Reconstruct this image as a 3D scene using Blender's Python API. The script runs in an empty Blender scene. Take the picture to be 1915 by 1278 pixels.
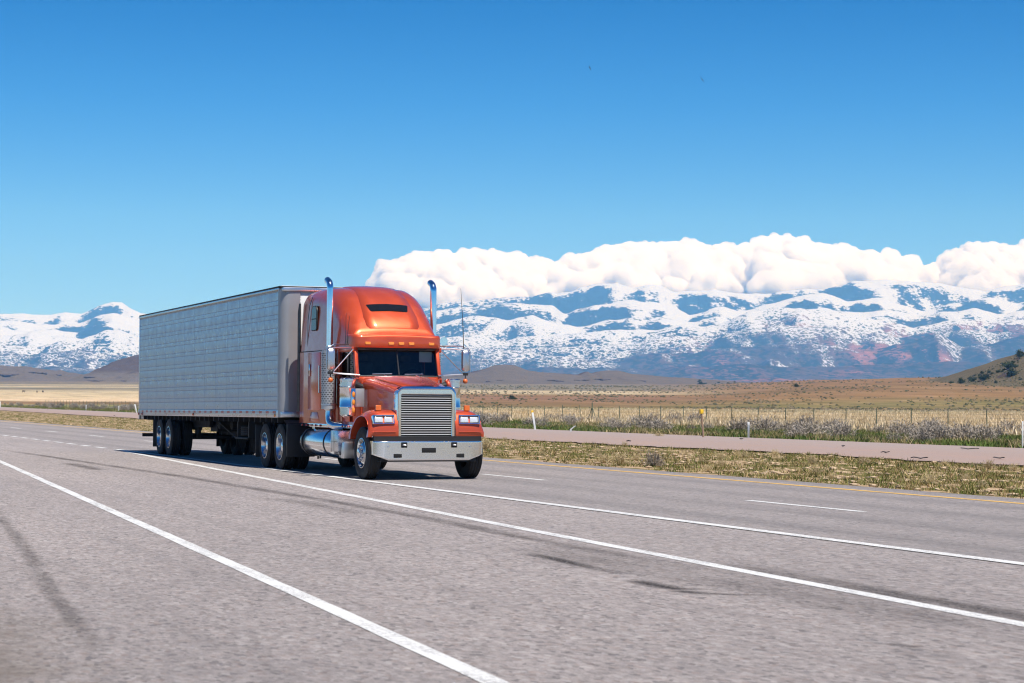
import bpy, bmesh, math, random
import numpy as np
from mathutils import Vector, Matrix, Euler

# ------------------------------------------------------------------ camera, sky, sun, exposure
scene = bpy.context.scene
COL = scene.collection
R = math.radians
TH = 0.3761                      # angle between the view direction and the road axis
CT, ST = math.cos(TH), math.sin(TH)
CAM_H = 1.557
FPX = 3830.3                     # focal length in photograph pixels (1915 wide)
VH = 750.9

cam_data = bpy.data.cameras.new('camera')
cam = bpy.data.objects.new('camera', cam_data)
COL.objects.link(cam)
scene.camera = cam
cam_data.sensor_width = 36.0
cam_data.lens = FPX / 1915.0 * 36.0
cam_data.clip_start = 0.5
cam_data.clip_end = 200000.0
pitch = math.atan((VH - 639.0) / FPX)
roll = 0.0053
fw0 = Vector((-CT, ST, 0)); rt0 = Vector((ST, CT, 0)); up0 = Vector((0, 0, 1))
fw = fw0 * math.cos(pitch) + up0 * math.sin(pitch)
up = up0 * math.cos(pitch) - fw0 * math.sin(pitch)
rt = rt0 * math.cos(roll) + up * math.sin(roll)
up = up * math.cos(roll) - rt0 * math.sin(roll)
cam.matrix_world = Matrix(((rt.x, up.x, -fw.x, 0), (rt.y, up.y, -fw.y, 0), (rt.z, up.z, -fw.z, CAM_H), (0, 0, 0, 1)))
cam_data.dof.use_dof = True
cam_data.dof.focus_distance = 43.0
cam_data.dof.aperture_fstop = 5.0

SUN = Vector((2.0, 0.38, 4.1)).normalized()      # from the scene towards the sun
sun_data = bpy.data.lights.new('sun', 'SUN')
sun_data.energy = 5.0
sun_data.angle = R(0.53)
sun_data.color = (1.0, 0.97, 0.93)
sun = bpy.data.objects.new('sun', sun_data)
COL.objects.link(sun)
sun.rotation_euler = SUN.to_track_quat('Z', 'Y').to_euler()

world = bpy.data.worlds.new('World')
scene.world = world
world.use_nodes = True
wn = world.node_tree.nodes; wl = world.node_tree.links
wn.clear()
sky = wn.new('ShaderNodeTexSky')
sky.sky_type = 'NISHITA'
sky.sun_disc = False
sky.sun_elevation = math.asin(SUN.z)
sky.sun_rotation = math.atan2(SUN.x, SUN.y)
sky.altitude = 1700.0
sky.air_density = 1.0
sky.dust_density = 0.15
sky.ozone_density = 3.0
hs = wn.new('ShaderNodeHueSaturation')
hs.inputs['Hue'].default_value = 0.5
hs.inputs['Saturation'].default_value = 1.25
hs.inputs['Value'].default_value = 1.0
bgd = wn.new('ShaderNodeBackground')
bgd.inputs['Strength'].default_value = 0.085
wo = wn.new('ShaderNodeOutputWorld')
tcw = wn.new('ShaderNodeTexCoord'); sxw = wn.new('ShaderNodeSeparateXYZ'); rpw = wn.new('ShaderNodeValToRGB'); mxw = wn.new('ShaderNodeMix')
# the whole dome deepens evenly from the pale horizon to a clear dark-blue zenith (unseen upper part darkened to lower the ambient light)
el = rpw.color_ramp.elements
for i, (p, c) in enumerate([(0.0, (.54, .80, 1.26)), (.068, (.53, .80, 1.26)), (.089, (.52, .83, 1.22)), (.144, (.20, .64, 1.08)), (.193, (.0, .47, .88)), (.36, (.08, .40, .74)), (1.0, (.17, .35, .58))]):
    e = el[i] if i < 2 else el.new(p)
    e.position = p; e.color = c + (1,)
mxw.data_type = 'RGBA'; mxw.blend_type = 'MULTIPLY'; mxw.inputs[0].default_value = 1.0; mxw.clamp_result = False
wl.new(tcw.outputs['Generated'], sxw.inputs[0]); wl.new(sxw.outputs['Z'], rpw.inputs[0])
wl.new(sky.outputs[0], hs.inputs['Color']); wl.new(hs.outputs[0], mxw.inputs[6]); wl.new(rpw.outputs[0], mxw.inputs[7]); wl.new(mxw.outputs[2], bgd.inputs['Color']); wl.new(bgd.outputs[0], wo.inputs['Surface'])

vs = scene.view_settings
scene.display_settings.display_device = 'sRGB'
vs.view_transform = 'Standard'; vs.look = 'None'; vs.exposure = 0.4; vs.gamma = 1.0; vs.use_curve_mapping = False
scene.render.engine = 'CYCLES'
cy = scene.cycles
cy.use_denoising = True
cy.max_bounces = 16; cy.diffuse_bounces = 3; cy.glossy_bounces = 4; cy.transmission_bounces = 6; cy.transparent_max_bounces = 12; cy.volume_bounces = 14
cy.sample_clamp_indirect = 6.0
cy.caustics_reflective = False; cy.caustics_refractive = False
scene.render.film_transparent = False
scene.render.filter_size = 1.15
cy.filter_width = 1.15

rng = np.random.default_rng(7)
random.seed(7)

# ------------------------------------------------------------------ noise (numpy)
def _hash(ix, iy, seed):
    h = (ix.astype(np.int64) * 374761393 + iy.astype(np.int64) * 668265263 + seed * 1442695041) & 0xffffffff
    h = ((h ^ (h >> 13)) * 1274126177) & 0xffffffff
    return (h ^ (h >> 16)) & 0xffffffff
def pn2(x, y, seed=0):
    x = np.asarray(x, float); y = np.asarray(y, float)
    x0 = np.floor(x); y0 = np.floor(y); fx = x - x0; fy = y - y0
    def g(ix, iy, dx, dy):
        a = _hash(ix, iy, seed) / 4294967296.0 * 2 * np.pi
        return np.cos(a) * dx + np.sin(a) * dy
    u = fx * fx * fx * (fx * (fx * 6 - 15) + 10); v = fy * fy * fy * (fy * (fy * 6 - 15) + 10)
    a = g(x0, y0, fx, fy); b = g(x0 + 1, y0, fx - 1, fy); c = g(x0, y0 + 1, fx, fy - 1); d = g(x0 + 1, y0 + 1, fx - 1, fy - 1)
    return ((a + (b - a) * u) * (1 - v) + (c + (d - c) * u) * v) * 1.5
def fbm(x, y, octaves=5, seed=0, gain=.5, lac=2.03):
    s = 0; a = 1.0; t = 0
    for i in range(octaves):
        s = s + a * pn2(x, y, seed + i * 17); t += a; a *= gain; x = x * lac + 13.7; y = y * lac + 5.1
    return s / t
def ridged(x, y, octaves=5, seed=0, gain=.5):
    s = 0; a = 1.0; t = 0; w = 1.0
    for i in range(octaves):
        n = (1 - np.abs(pn2(x, y, seed + i * 31))) ** 2
        s = s + a * n * w; t += a; w = np.clip(n * 1.3, 0, 1); a *= gain; x = x * 2.07 + 3.3; y = y * 2.07 + 8.8
    return s / t
def pn3(x, y, z, seed=0):
    i = np.floor(z); f = z - i; f = f * f * (3 - 2 * f)
    off0 = i * 37.17; off1 = (i + 1) * 37.17
    return pn2(x + off0, y - off0 * .71, seed) * (1 - f) + pn2(x + off1, y - off1 * .71, seed) * f
def sstep(a, b, x):
    t = np.clip((x - a) / (b - a), 0, 1); return t * t * (3 - 2 * t)

# rotated frame: D = depth along the view direction, W = to the right
def DW(D, W):
    return (-CT * D + ST * W, ST * D + CT * W)
def toDW(x, y):
    return (-CT * x + ST * y, ST * x + CT * y)

# ------------------------------------------------------------------ materials
def new_mat(name):
    m = bpy.data.materials.new(name); m.use_nodes = True
    nt = m.node_tree; nt.nodes.clear()
    out = nt.nodes.new('ShaderNodeOutputMaterial')
    b = nt.nodes.new('ShaderNodeBsdfPrincipled')
    nt.links.new(b.outputs[0], out.inputs['Surface'])
    return m, nt, b, out
def setp(b, **k):
    for n, v in k.items():
        n = {'base': 'Base Color', 'rough': 'Roughness', 'metal': 'Metallic', 'coat': 'Coat Weight', 'coatr': 'Coat Roughness', 'spec': 'Specular IOR Level', 'trans': 'Transmission Weight', 'ior': 'IOR', 'emis': 'Emission Color', 'emiss': 'Emission Strength'}[n]
        if isinstance(v, tuple) and len(v) == 3: v = v + (1,)
        b.inputs[n].default_value = v
def N(nt, t, **k):
    n = nt.nodes.new('ShaderNode' + t)
    for a, v in k.items(): setattr(n, a, v)
    return n
def noise(nt, vec, scale, detail=4, rough=.55, dist=0.0):
    n = N(nt, 'TexNoise'); n.inputs['Scale'].default_value = scale; n.inputs['Detail'].default_value = detail
    n.inputs['Roughness'].default_value = rough; n.inputs['Distortion'].default_value = dist
    if vec is not None: nt.links.new(vec, n.inputs['Vector'])
    return n.outputs[0]
def ramp(nt, fac, stops, interp='LINEAR'):
    r = N(nt, 'ValToRGB'); r.color_ramp.interpolation = interp
    e = r.color_ramp.elements
    while len(e) > 1: e.remove(e[-1])
    for i, (p, c) in enumerate(stops):
        if not isinstance(c, (tuple, list)): c = (c, c, c)
        el = e[0] if i == 0 else e.new(p)
        el.position = p; el.color = tuple(c) + (1,)
    nt.links.new(fac, r.inputs[0]); return r.outputs[0]
def mixc(nt, fac, a, b, mode='MIX'):
    m = N(nt, 'Mix', data_type='RGBA', blend_type=mode)
    for sock, v in ((m.inputs[0], fac), (m.inputs[6], a), (m.inputs[7], b)):
        if hasattr(v, 'links') or isinstance(v, bpy.types.NodeSocket): nt.links.new(v, sock)
        elif isinstance(v, (tuple, list)): sock.default_value = tuple(v) + ((1,) if len(v) == 3 else ())
        else: sock.default_value = v
    return m.outputs[2]
def math_(nt, op, a, b=0.0, c=0.0, clamp=False):
    m = N(nt, 'Math', operation=op); m.use_clamp = clamp
    for i, v in enumerate((a, b, c)):
        if isinstance(v, bpy.types.NodeSocket): nt.links.new(v, m.inputs[i])
        else: m.inputs[i].default_value = v
    return m.outputs[0]
def mapr(nt, v, a, b, c=0.0, d=1.0, smooth=False):
    m = N(nt, 'MapRange'); m.clamp = True
    if smooth: m.interpolation_type = 'SMOOTHSTEP'
    nt.links.new(v, m.inputs[0])
    for i, x in enumerate((a, b, c, d)): m.inputs[i + 1].default_value = x
    return m.outputs[0]
def pos(nt):
    return N(nt, 'NewGeometry').outputs['Position']
def objco(nt):
    return N(nt, 'TexCoord').outputs['Object']
def mapping(nt, vec, scale=(1, 1, 1), rot=(0, 0, 0), loc=(0, 0, 0)):
    m = N(nt, 'Mapping'); nt.links.new(vec, m.inputs[0])
    m.inputs['Scale'].default_value = scale; m.inputs['Rotation'].default_value = rot; m.inputs['Location'].default_value = loc
    return m.outputs[0]
def bump(nt, b, height, strength=.3, dist=.01):
    n = N(nt, 'Bump'); n.inputs['Strength'].default_value = strength; n.inputs['Distance'].default_value = dist
    nt.links.new(height, n.inputs['Height']); nt.links.new(n.outputs[0], b.inputs['Normal'])
def attr(nt, name):
    a = N(nt, 'Attribute'); a.attribute_name = name; return a

def simple(name, base, rough=.5, metal=0.0, var=.0, vscale=6.0, bmp=0.0, **k):
    m, nt, b, o = new_mat(name)
    setp(b, base=base, rough=rough, metal=metal, **k)
    if var > 0:
        f = noise(nt, objco(nt), vscale, 6)
        c = mixc(nt, ramp(nt, f, [(.3, 0.0), (.7, 1.0)]), tuple(x * (1 - var) for x in base), tuple(min(1, x * (1 + var)) for x in base))
        nt.links.new(c, b.inputs['Base Color'])
        rr = mapr(nt, f, .3, .7, rough * .8, min(1, rough * 1.25)); nt.links.new(rr, b.inputs['Roughness'])
        if bmp > 0: bump(nt, b, f, bmp, .01)
    return m

M = {}
# truck materials
def mat_paint():
    m, nt, b, o = new_mat('orange_paint')
    setp(b, base=(.60, .072, .020), rough=.45, metal=.5, coat=1.0, coatr=.08)
    fl = noise(nt, objco(nt), 420, 2)
    dirt = noise(nt, mapping(nt, objco(nt), (1.3, 1.3, 2.0)), 2.2, 7, .6)
    c = mixc(nt, mapr(nt, fl, .35, .65), (.52, .058, .012), (.70, .094, .021))
    c = mixc(nt, mapr(nt, dirt, .56, .80, 0, .22), c, (.30, .17, .11))
    nt.links.new(c, b.inputs['Base Color'])
    nt.links.new(mapr(nt, dirt, .45, .8, .40, .58), b.inputs['Roughness'])
    nt.links.new(mapr(nt, dirt, .45, .8, .08, .22), b.inputs['Coat Roughness'])
    bump(nt, b, noise(nt, objco(nt), 3.0, 2), .03, .02)
    return m
M['paint'] = mat_paint()
M['chrome'] = simple('chrome', (.80, .81, .83), .08, 1.0)
M['brushed'] = simple('brushed_steel', (.62, .63, .65), .30, 1.0, .05, 3)
M['bumper'] = simple('polished_bumper', (.84, .85, .87), .13, 1.0)
M['rim'] = simple('wheel_rim', (.52, .53, .55), .2, 1.0, .04, 5)
M['post_grey'] = simple('satin_grey_sheet', (.33, .335, .35), .38, .35, .05, 2)
M['slat'] = simple('bright_slat', (.72, .73, .76), .25, .5)
M['alu'] = simple('polished_aluminium', (.74, .75, .77), .16, 1.0, .03, 5)
M['black'] = simple('black_plastic', (.018, .018, .020), .55, 0, .25, 8)
M['frame'] = simple('chassis_black', (.012, .0115, .012), .7, 0, .45, 5)
M['dark_pane'] = simple('dark_pane', (.010, .011, .013), .12)
M['gap'] = simple('dark_recess', (.008, .008, .009), .9)
M['amber'] = simple('amber_lens', (.85, .28, .03), .18, 0, coat=.8)
M['orange_lens'] = simple('orange_lens', (.72, .16, .03), .25, 0, coat=.6)
M['red_lens'] = simple('red_lens', (.45, .03, .02), .2, 0, coat=.8)
M['rubber'] = simple('tyre_rubber', (.016, .0155, .0155), .82, 0, .35, 7, .2)
M['lens'] = simple('headlight_lens', (.80, .81, .80), .22, .35, .12, 40, coat=.6)
M['cloth'] = simple('seat_cloth', (.13, .13, .125), .9, 0, .2, 9)
M['mat_white'] = simple('worn_white', (.70, .71, .70), .45, 0, .10, 3)
def mat_glass(name, tint, refl=1.0):
    m = bpy.data.materials.new(name); m.use_nodes = True; nt = m.node_tree; nt.nodes.clear()
    o = N(nt, 'OutputMaterial'); t = N(nt, 'BsdfTransparent'); g = N(nt, 'BsdfGlossy'); mx = N(nt, 'MixShader'); fr = N(nt, 'Fresnel')
    t.inputs[0].default_value = tint + (1,); g.inputs['Roughness'].default_value = .02; g.inputs[0].default_value = (refl, refl, refl, 1)
    fr.inputs['IOR'].default_value = 1.5
    nt.links.new(fr.outputs[0], mx.inputs[0]); nt.links.new(t.outputs[0], mx.inputs[1]); nt.links.new(g.outputs[0], mx.inputs[2]); nt.links.new(mx.outputs[0], o.inputs[0])
    return m
M['glass'] = mat_glass('windscreen_glass', (.55, .68, .66))
M['dglass'] = mat_glass('dark_glass', (.05, .07, .08))
def mat_quilt():
    m, nt, b, o = new_mat('quilted_stainless')
    setp(b, base=(.60, .615, .64), rough=.2, metal=.95)
    oc = objco(nt); sx = N(nt, 'SeparateXYZ'); nt.links.new(oc, sx.inputs[0])
    qx = math_(nt, 'ABSOLUTE', math_(nt, 'SINE', math_(nt, 'MULTIPLY', sx.outputs[0], math.pi / .152)))
    f = noise(nt, oc, 5, 5); fine = noise(nt, mapping(nt, oc, (9, 9, .8)), 4, 4)
    inf = N(nt, 'ObjectInfo')
    c = mixc(nt, f, (.33, .36, .45), (.42, .45, .54))
    c = mixc(nt, mapr(nt, fine, .55, .8, 0, .25), c, (.33, .33, .34))
    c = mixc(nt, mapr(nt, inf.outputs['Random'], 0, 1, 0, .18), c, (.45, .47, .50))
    nt.links.new(c, b.inputs['Base Color'])
    nt.links.new(mapr(nt, f, .3, .7, .26, .42), b.inputs['Roughness'])
    hgt = math_(nt, 'ADD', math_(nt, 'POWER', qx, .35), math_(nt, 'MULTIPLY', f, .3))
    bump(nt, b, hgt, .35, .012)
    return m
M['quilt'] = mat_quilt()
def mat_tape():
    m, nt, b, o = new_mat('reflective_tape')
    sx = N(nt, 'SeparateXYZ'); nt.links.new(objco(nt), sx.inputs[0])
    t = math_(nt, 'FRACT', math_(nt, 'MULTIPLY', sx.outputs[0], 1 / .62))
    c = mixc(nt, math_(nt, 'LESS_THAN', t, .42), (.42, .43, .45), (.40, .05, .045))
    nt.links.new(c, b.inputs['Base Color']); setp(b, rough=.35)
    return m
M['tape'] = mat_tape()
def mat_perf():
    m, nt, b, o = new_mat('perforated_guard')
    setp(b, base=(.46, .47, .48), rough=.45, metal=.55)
    return m
M['perf'] = mat_perf()

# land materials
def mat_asphalt():
    m, nt, b, o = new_mat('asphalt')
    p = pos(nt)
    sx = N(nt, 'SeparateXYZ'); nt.links.new(p, sx.inputs[0])
    ps = mapping(nt, p, (.5, 1, 1))
    g1 = mapr(nt, noise(nt, ps, 11, 8, .92), .31, .69); g2 = noise(nt, ps, 3.2, 6, .75)
    vor = N(nt, 'TexVoronoi'); vor.inputs['Scale'].default_value = 30; nt.links.new(ps, vor.inputs['Vector'])
    patch = noise(nt, mapping(nt, p, (.10, .5, 1)), 1.0, 5, .6)
    streak = noise(nt, mapping(nt, p, (.03, 2.2, 1)), 1.0, 5, .65)
    base = mixc(nt, g1, (.10, .088, .085), (.64, .565, .535))
    vc = N(nt, 'SeparateColor'); nt.links.new(vor.outputs['Color'], vc.inputs[0])
    base = mixc(nt, mapr(nt, vc.outputs[0], .84, .92, 0, .7), base, (.50, .46, .44))
    base = mixc(nt, mapr(nt, vc.outputs[1], .80, .95, 0, .6), base, (.085, .080, .082))
    base = mixc(nt, mapr(nt, vc.outputs[2], .86, .95, 0, .4), base, (.30, .21, .17))
    base = mixc(nt, mapr(nt, g2, .35, .65, .30, 0), base, (.12, .110, .110))
    base = mixc(nt, mapr(nt, patch, .35, .7, .30, 0), base, (.150, .140, .143))
    # the through lanes are an older, greyer mat than the ramp and gore, with darker wheel tracks
    lane = mapr(nt, sx.outputs[1], 11.7, 12.2)
    base = mixc(nt, math_(nt, 'MULTIPLY', lane, .30), base, (.185, .176, .178))
    lp = math_(nt, 'FRACT', math_(nt, 'MULTIPLY', math_(nt, 'SUBTRACT', sx.outputs[1], 11.95), 1 / 3.6))
    tr = math_(nt, 'COSINE', math_(nt, 'MULTIPLY', math_(nt, 'SUBTRACT', lp, .25), 4 * math.pi))
    tr = math_(nt, 'MULTIPLY', mapr(nt, tr, .1, 1, 0, .42), lane)
    tr = math_(nt, 'MULTIPLY', tr, mapr(nt, streak, .3, .7, .3, 1))
    base = mixc(nt, tr, base, (.105, .100, .103))
    base = mixc(nt, mapr(nt, streak, .55, .8, 0, .25), base, (.110, .104, .104))
    # dirt washed onto the outer shoulder edge
    dn = noise(nt, p, 1.1, 6, .65)
    sh = math_(nt, 'ADD', sx.outputs[1], math_(nt, 'MULTIPLY', math_(nt, 'SUBTRACT', dn, .5), 2.2))
    base = mixc(nt, mapr(nt, sh, 2.4, 1.5, 0, .6), base, (.150, .122, .095))
    nt.links.new(base, b.inputs['Base Color'])
    setp(b, rough=.86, spec=.3)
    h = math_(nt, 'ADD', g1, math_(nt, 'MULTIPLY', vor.outputs['Distance'], .8))
    bump(nt, b, h, .7, .014)
    return m
M['asphalt'] = mat_asphalt()
def mat_line(name, col):
    m, nt, b, o = new_mat(name)
    p = pos(nt)
    g = noise(nt, p, 22, 6, .8); w = noise(nt, mapping(nt, p, (.4, 2, 1)), 2.0, 6, .65)
    c = mixc(nt, mapr(nt, g, .4, .7, 0, .35), col, tuple(x * .62 for x in col))
    f = math_(nt, 'MULTIPLY', mapr(nt, w, .44, .64, .14, .9), mapr(nt, g, .44, .56))
    c = mixc(nt, f, c, (.16, .150, .148))
    nt.links.new(c, b.inputs['Base Color']); setp(b, rough=.7)
    bump(nt, b, g, .4, .006)
    return m
M['white_line'] = mat_line('white_road_paint', (.66, .66, .645))
M['yellow_line'] = mat_line('yellow_road_paint', (.68, .40, .07))
def mat_mark():
    m = bpy.data.materials.new('tyre_mark'); m.use_nodes = True; nt = m.node_tree; nt.nodes.clear()
    o = N(nt, 'OutputMaterial'); t = N(nt, 'BsdfTransparent'); d = N(nt, 'BsdfDiffuse'); mx = N(nt, 'MixShader')
    d.inputs[0].default_value = (.045, .043, .046, 1)
    p = pos(nt)
    at = attr(nt, 'fade')
    n1 = noise(nt, mapping(nt, p, (.35, 1.6, 1)), 1.6, 6, .7); n2 = noise(nt, p, 42, 2, .6)
    f = math_(nt, 'MULTIPLY', at.outputs['Fac'], mapr(nt, n1, .28, .66, .1, 1.0))
    f = math_(nt, 'MULTIPLY', f, mapr(nt, n2, .3, .65, .25, 1.0))
    f = math_(nt, 'MULTIPLY', f, 1.0, clamp=True)
    nt.links.new(f, mx.inputs[0]); nt.links.new(t.outputs[0], mx.inputs[1]); nt.links.new(d.outputs[0], mx.inputs[2]); nt.links.new(mx.outputs[0], o.inputs[0])
    return m
M['mark'] = mat_mark()
def mat_gravel():
    m, nt, b, o = new_mat('pink_gravel')
    p = pos(nt)
    g = noise(nt, p, 22, 4, .7); q = noise(nt, mapping(nt, p, (.15, .6, 1)), 1.2, 5, .6); sp = noise(nt, p, 7, 3, .7)
    sx = N(nt, 'SeparateXYZ'); nt.links.new(p, sx.inputs[0])
    at = attr(nt, 'across')
    c = mixc(nt, g, (.21, .158, .140), (.40, .305, .270))
    c = mixc(nt, mapr(nt, math_(nt, 'ADD', at.outputs['Fac'], math_(nt, 'MULTIPLY', q, .5)), .65, 1.0, 0, .45), c, (.29, .255, .245))
    c = mixc(nt, mapr(nt, q, .5, .75, 0, .6), c, (.36, .24, .195))
    c = mixc(nt, mapr(nt, sp, .66, .74, 0, .6), c, (.12, .095, .085))
    nt.links.new(c, b.inputs['Base Color']); setp(b, rough=.95, spec=.15)
    bump(nt, b, g, .6, .03)
    return m
M['gravel'] = mat_gravel()
def mat_verge():
    m, nt, b, o = new_mat('sparse_verge_soil')
    p = pos(nt)
    a = noise(nt, mapping(nt, p, (.8, 1.5, 1)), 1.1, 6, .62); l = noise(nt, p, .35, 4, .55); g = noise(nt, p, 26, 4, .7)
    c = mixc(nt, g, (.36, .245, .145), (.52, .385, .255))
    veg = mixc(nt, g, (.075, .075, .022), (.165, .150, .055))
    veg = mixc(nt, mapr(nt, l, .35, .65), veg, (.125, .095, .040))
    f = mapr(nt, math_(nt, 'ADD', a, math_(nt, 'MULTIPLY', math_(nt, 'SUBTRACT', l, .5), .25)), .46, .56, 1, 0)
    f = math_(nt, 'MAXIMUM', f, .15)
    c = mixc(nt, f, c, veg)
    nt.links.new(c, b.inputs['Base Color']); setp(b, rough=1.0, spec=.05)
    bump(nt, b, math_(nt, 'ADD', g, a), .6, .05)
    return m
M['verge'] = mat_verge()
def mat_ground():
    m, nt, b, o = new_mat('plain_ground')
    p = pos(nt)
    dotD = N(nt, 'VectorMath', operation='DOT_PRODUCT'); dotD.inputs[1].default_value = (-CT, ST, 0); nt.links.new(p, dotD.inputs[0])
    dotW = N(nt, 'VectorMath', operation='DOT_PRODUCT'); dotW.inputs[1].default_value = (ST, CT, 0); nt.links.new(p, dotW.inputs[0])
    D = dotD.outputs['Value']; W = dotW.outputs['Value']
    sx = N(nt, 'SeparateXYZ'); nt.links.new(p, sx.inputs[0]); Lat = sx.outputs[1]
    big = noise(nt, mapping(nt, p, (.004, .004, .004), (0, 0, TH)), 1.0, 5, .6)
    med = noise(nt, p, .05, 5, .6); fin = noise(nt, p, 1.3, 5, .7); fin2 = noise(nt, p, 8, 4, .7)
    Dn = math_(nt, 'MULTIPLY', D, math_(nt, 'ADD', .86, math_(nt, 'MULTIPLY', big, .28)))
    Dn = math_(nt, 'ADD', Dn, math_(nt, 'MULTIPLY', math_(nt, 'SUBTRACT', med, .5), 40))
    t = math_(nt, 'MULTIPLY', math_(nt, 'LOGARITHM', math_(nt, 'MAXIMUM', math_(nt, 'DIVIDE', Dn, 100.0), .01), math.e), 1 / math.log(32), clamp=True)
    T = lambda d: max(0, min(1, math.log(d / 100.0) / math.log(32)))
    straw = (.52, .41, .26); olive = (.145, .13, .05); green = (.10, .13, .038); brown = (.19, .112, .058); red = (.215, .118, .078); gg = (.15, .14, .11); pale = (.44, .36, .235); tan = (.27, .165, .078)
    rr = ramp(nt, t, [(0, tan), (T(118), straw), (T(330), straw), (T(420), green), (T(540), olive), (T(700), brown), (T(860), red), (T(1010), brown), (T(1060), pale), (T(1330), pale), (T(1420), gg), (T(2200), gg), (T(3000), (.15, .12, .10))])
    rl = ramp(nt, t, [(0, tan), (T(150), green), (T(400), green), (T(560), (.24, .22, .10)), (T(640), brown), (T(690), (.62, .47, .31)), (T(800), straw), (T(1150), pale), (T(1280), gg), (T(1420), (.30, .27, .19)), (T(1500), pale), (T(1640), gg), (T(1760), pale), (T(1900), gg), (T(3000), (.15, .12, .10))])
    # right-hand side of the plain: brown grazing land all the way up
    rf = ramp(nt, t, [(0, tan), (T(108), straw), (T(230), straw), (T(300), (.42, .35, .2)), (T(345), green), (T(420), brown), (T(560), tan), (T(640), olive), (T(800), (.23, .132, .062)), (T(1050), (.165, .10, .050)), (T(1600), (.215, .12, .062)), (T(3000), (.18, .105, .058))])
    az = math_(nt, 'DIVIDE', W, math_(nt, 'MAXIMUM', D, 1.0))
    c = mixc(nt, mapr(nt, az, -.14, -.05, 0, 1, True), rl, rr)
    azn = math_(nt, 'ADD', az, math_(nt, 'MULTIPLY', math_(nt, 'SUBTRACT', big, .5), .10))
    c = mixc(nt, mapr(nt, azn, .05, .13, 0, 1, True), c, rf)
    # scattered tone: bare soil, sage, straw in streaks
    st = noise(nt, mapping(nt, p, (.008, .02, 1)), 1.0, 6, .7)
    c = mixc(nt, mapr(nt, st, .5, .68, 0, .55), c, (.33, .205, .105))
    c = mixc(nt, mapr(nt, st, .48, .32, 0, .6), c, (.095, .083, .042))
    s2 = noise(nt, mapping(nt, p, (.016, .10, 1)), 1.0, 5, .75)
    c = mixc(nt, mapr(nt, s2, .52, .66, 0, .45), c, (.07, .06, .032))
    c = mixc(nt, mapr(nt, s2, .46, .34, 0, .35), c, (.42, .30, .17))
    c = mixc(nt, mapr(nt, fin, .5, .75, 0, .35), c, (.10, .085, .05))
    # green strip between the gravel track and the wire fence
    ln = math_(nt, 'ADD', Lat, math_(nt, 'MULTIPLY', math_(nt, 'SUBTRACT', noise(nt, p, .12, 5, .6), .5), 9.0))
    strip = mixc(nt, mapr(nt, noise(nt, p, .22, 5, .6), .40, .60), (.085, .105, .032), (.19, .155, .085))
    strip = mixc(nt, mapr(nt, fin, .58, .75, 0, .6), strip, (.36, .265, .165))
    near = math_(nt, 'MULTIPLY', mapr(nt, ln, 62, 55), mapr(nt, Dn, 520, 300))
    c = mixc(nt, near, c, strip)
    # roadside gravel around and behind the camera, then unseen ground darkened to lower bounced light
    c = mixc(nt, mapr(nt, Lat, 3.0, 0.0), c, mixc(nt, mapr(nt, Lat, -1.5, -5.0), mixc(nt, fin2, (.20, .155, .105), (.33, .26, .18)), mixc(nt, med, (.085, .08, .035), (.17, .13, .07))))
    nt.links.new(c, b.inputs['Base Color']); setp(b, rough=1.0, spec=.05)
    bump(nt, b, math_(nt, 'ADD', fin, fin2), .5, .08)
    return m
M['ground'] = mat_ground()
def mat_hill(name, c1, c2, dark, sc=.02):
    m, nt, b, o = new_mat(name)
    p = pos(nt)
    a = noise(nt, p, sc, 6, .65); g = noise(nt, mapping(nt, p, (1, 1, 4)), sc * 9, 6, .75)
    at = attr(nt, 'rock')
    c = mixc(nt, mapr(nt, a, .3, .7), c1, c2)
    c = mixc(nt, mapr(nt, g, .50, .66, 0, .7), c, dark)
    rk = math_(nt, 'MULTIPLY', mapr(nt, at.outputs['Fac'], .2, .7), mapr(nt, g, .25, .5))
    c = mixc(nt, rk, c, (.075, .055, .048))
    nt.links.new(c, b.inputs['Base Color']); setp(b, rough=1, spec=.03)
    bump(nt, b, math_(nt, 'ADD', a, g), .6, 4.0)
    return m
M['hill'] = mat_hill('dry_hill', (.115, .097, .080), (.150, .122, .098), (.070, .058, .050))
M['knoll'] = mat_hill('juniper_knoll_soil', (.13, .105, .062), (.175, .14, .082), (.060, .052, .030), .08)
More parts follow.
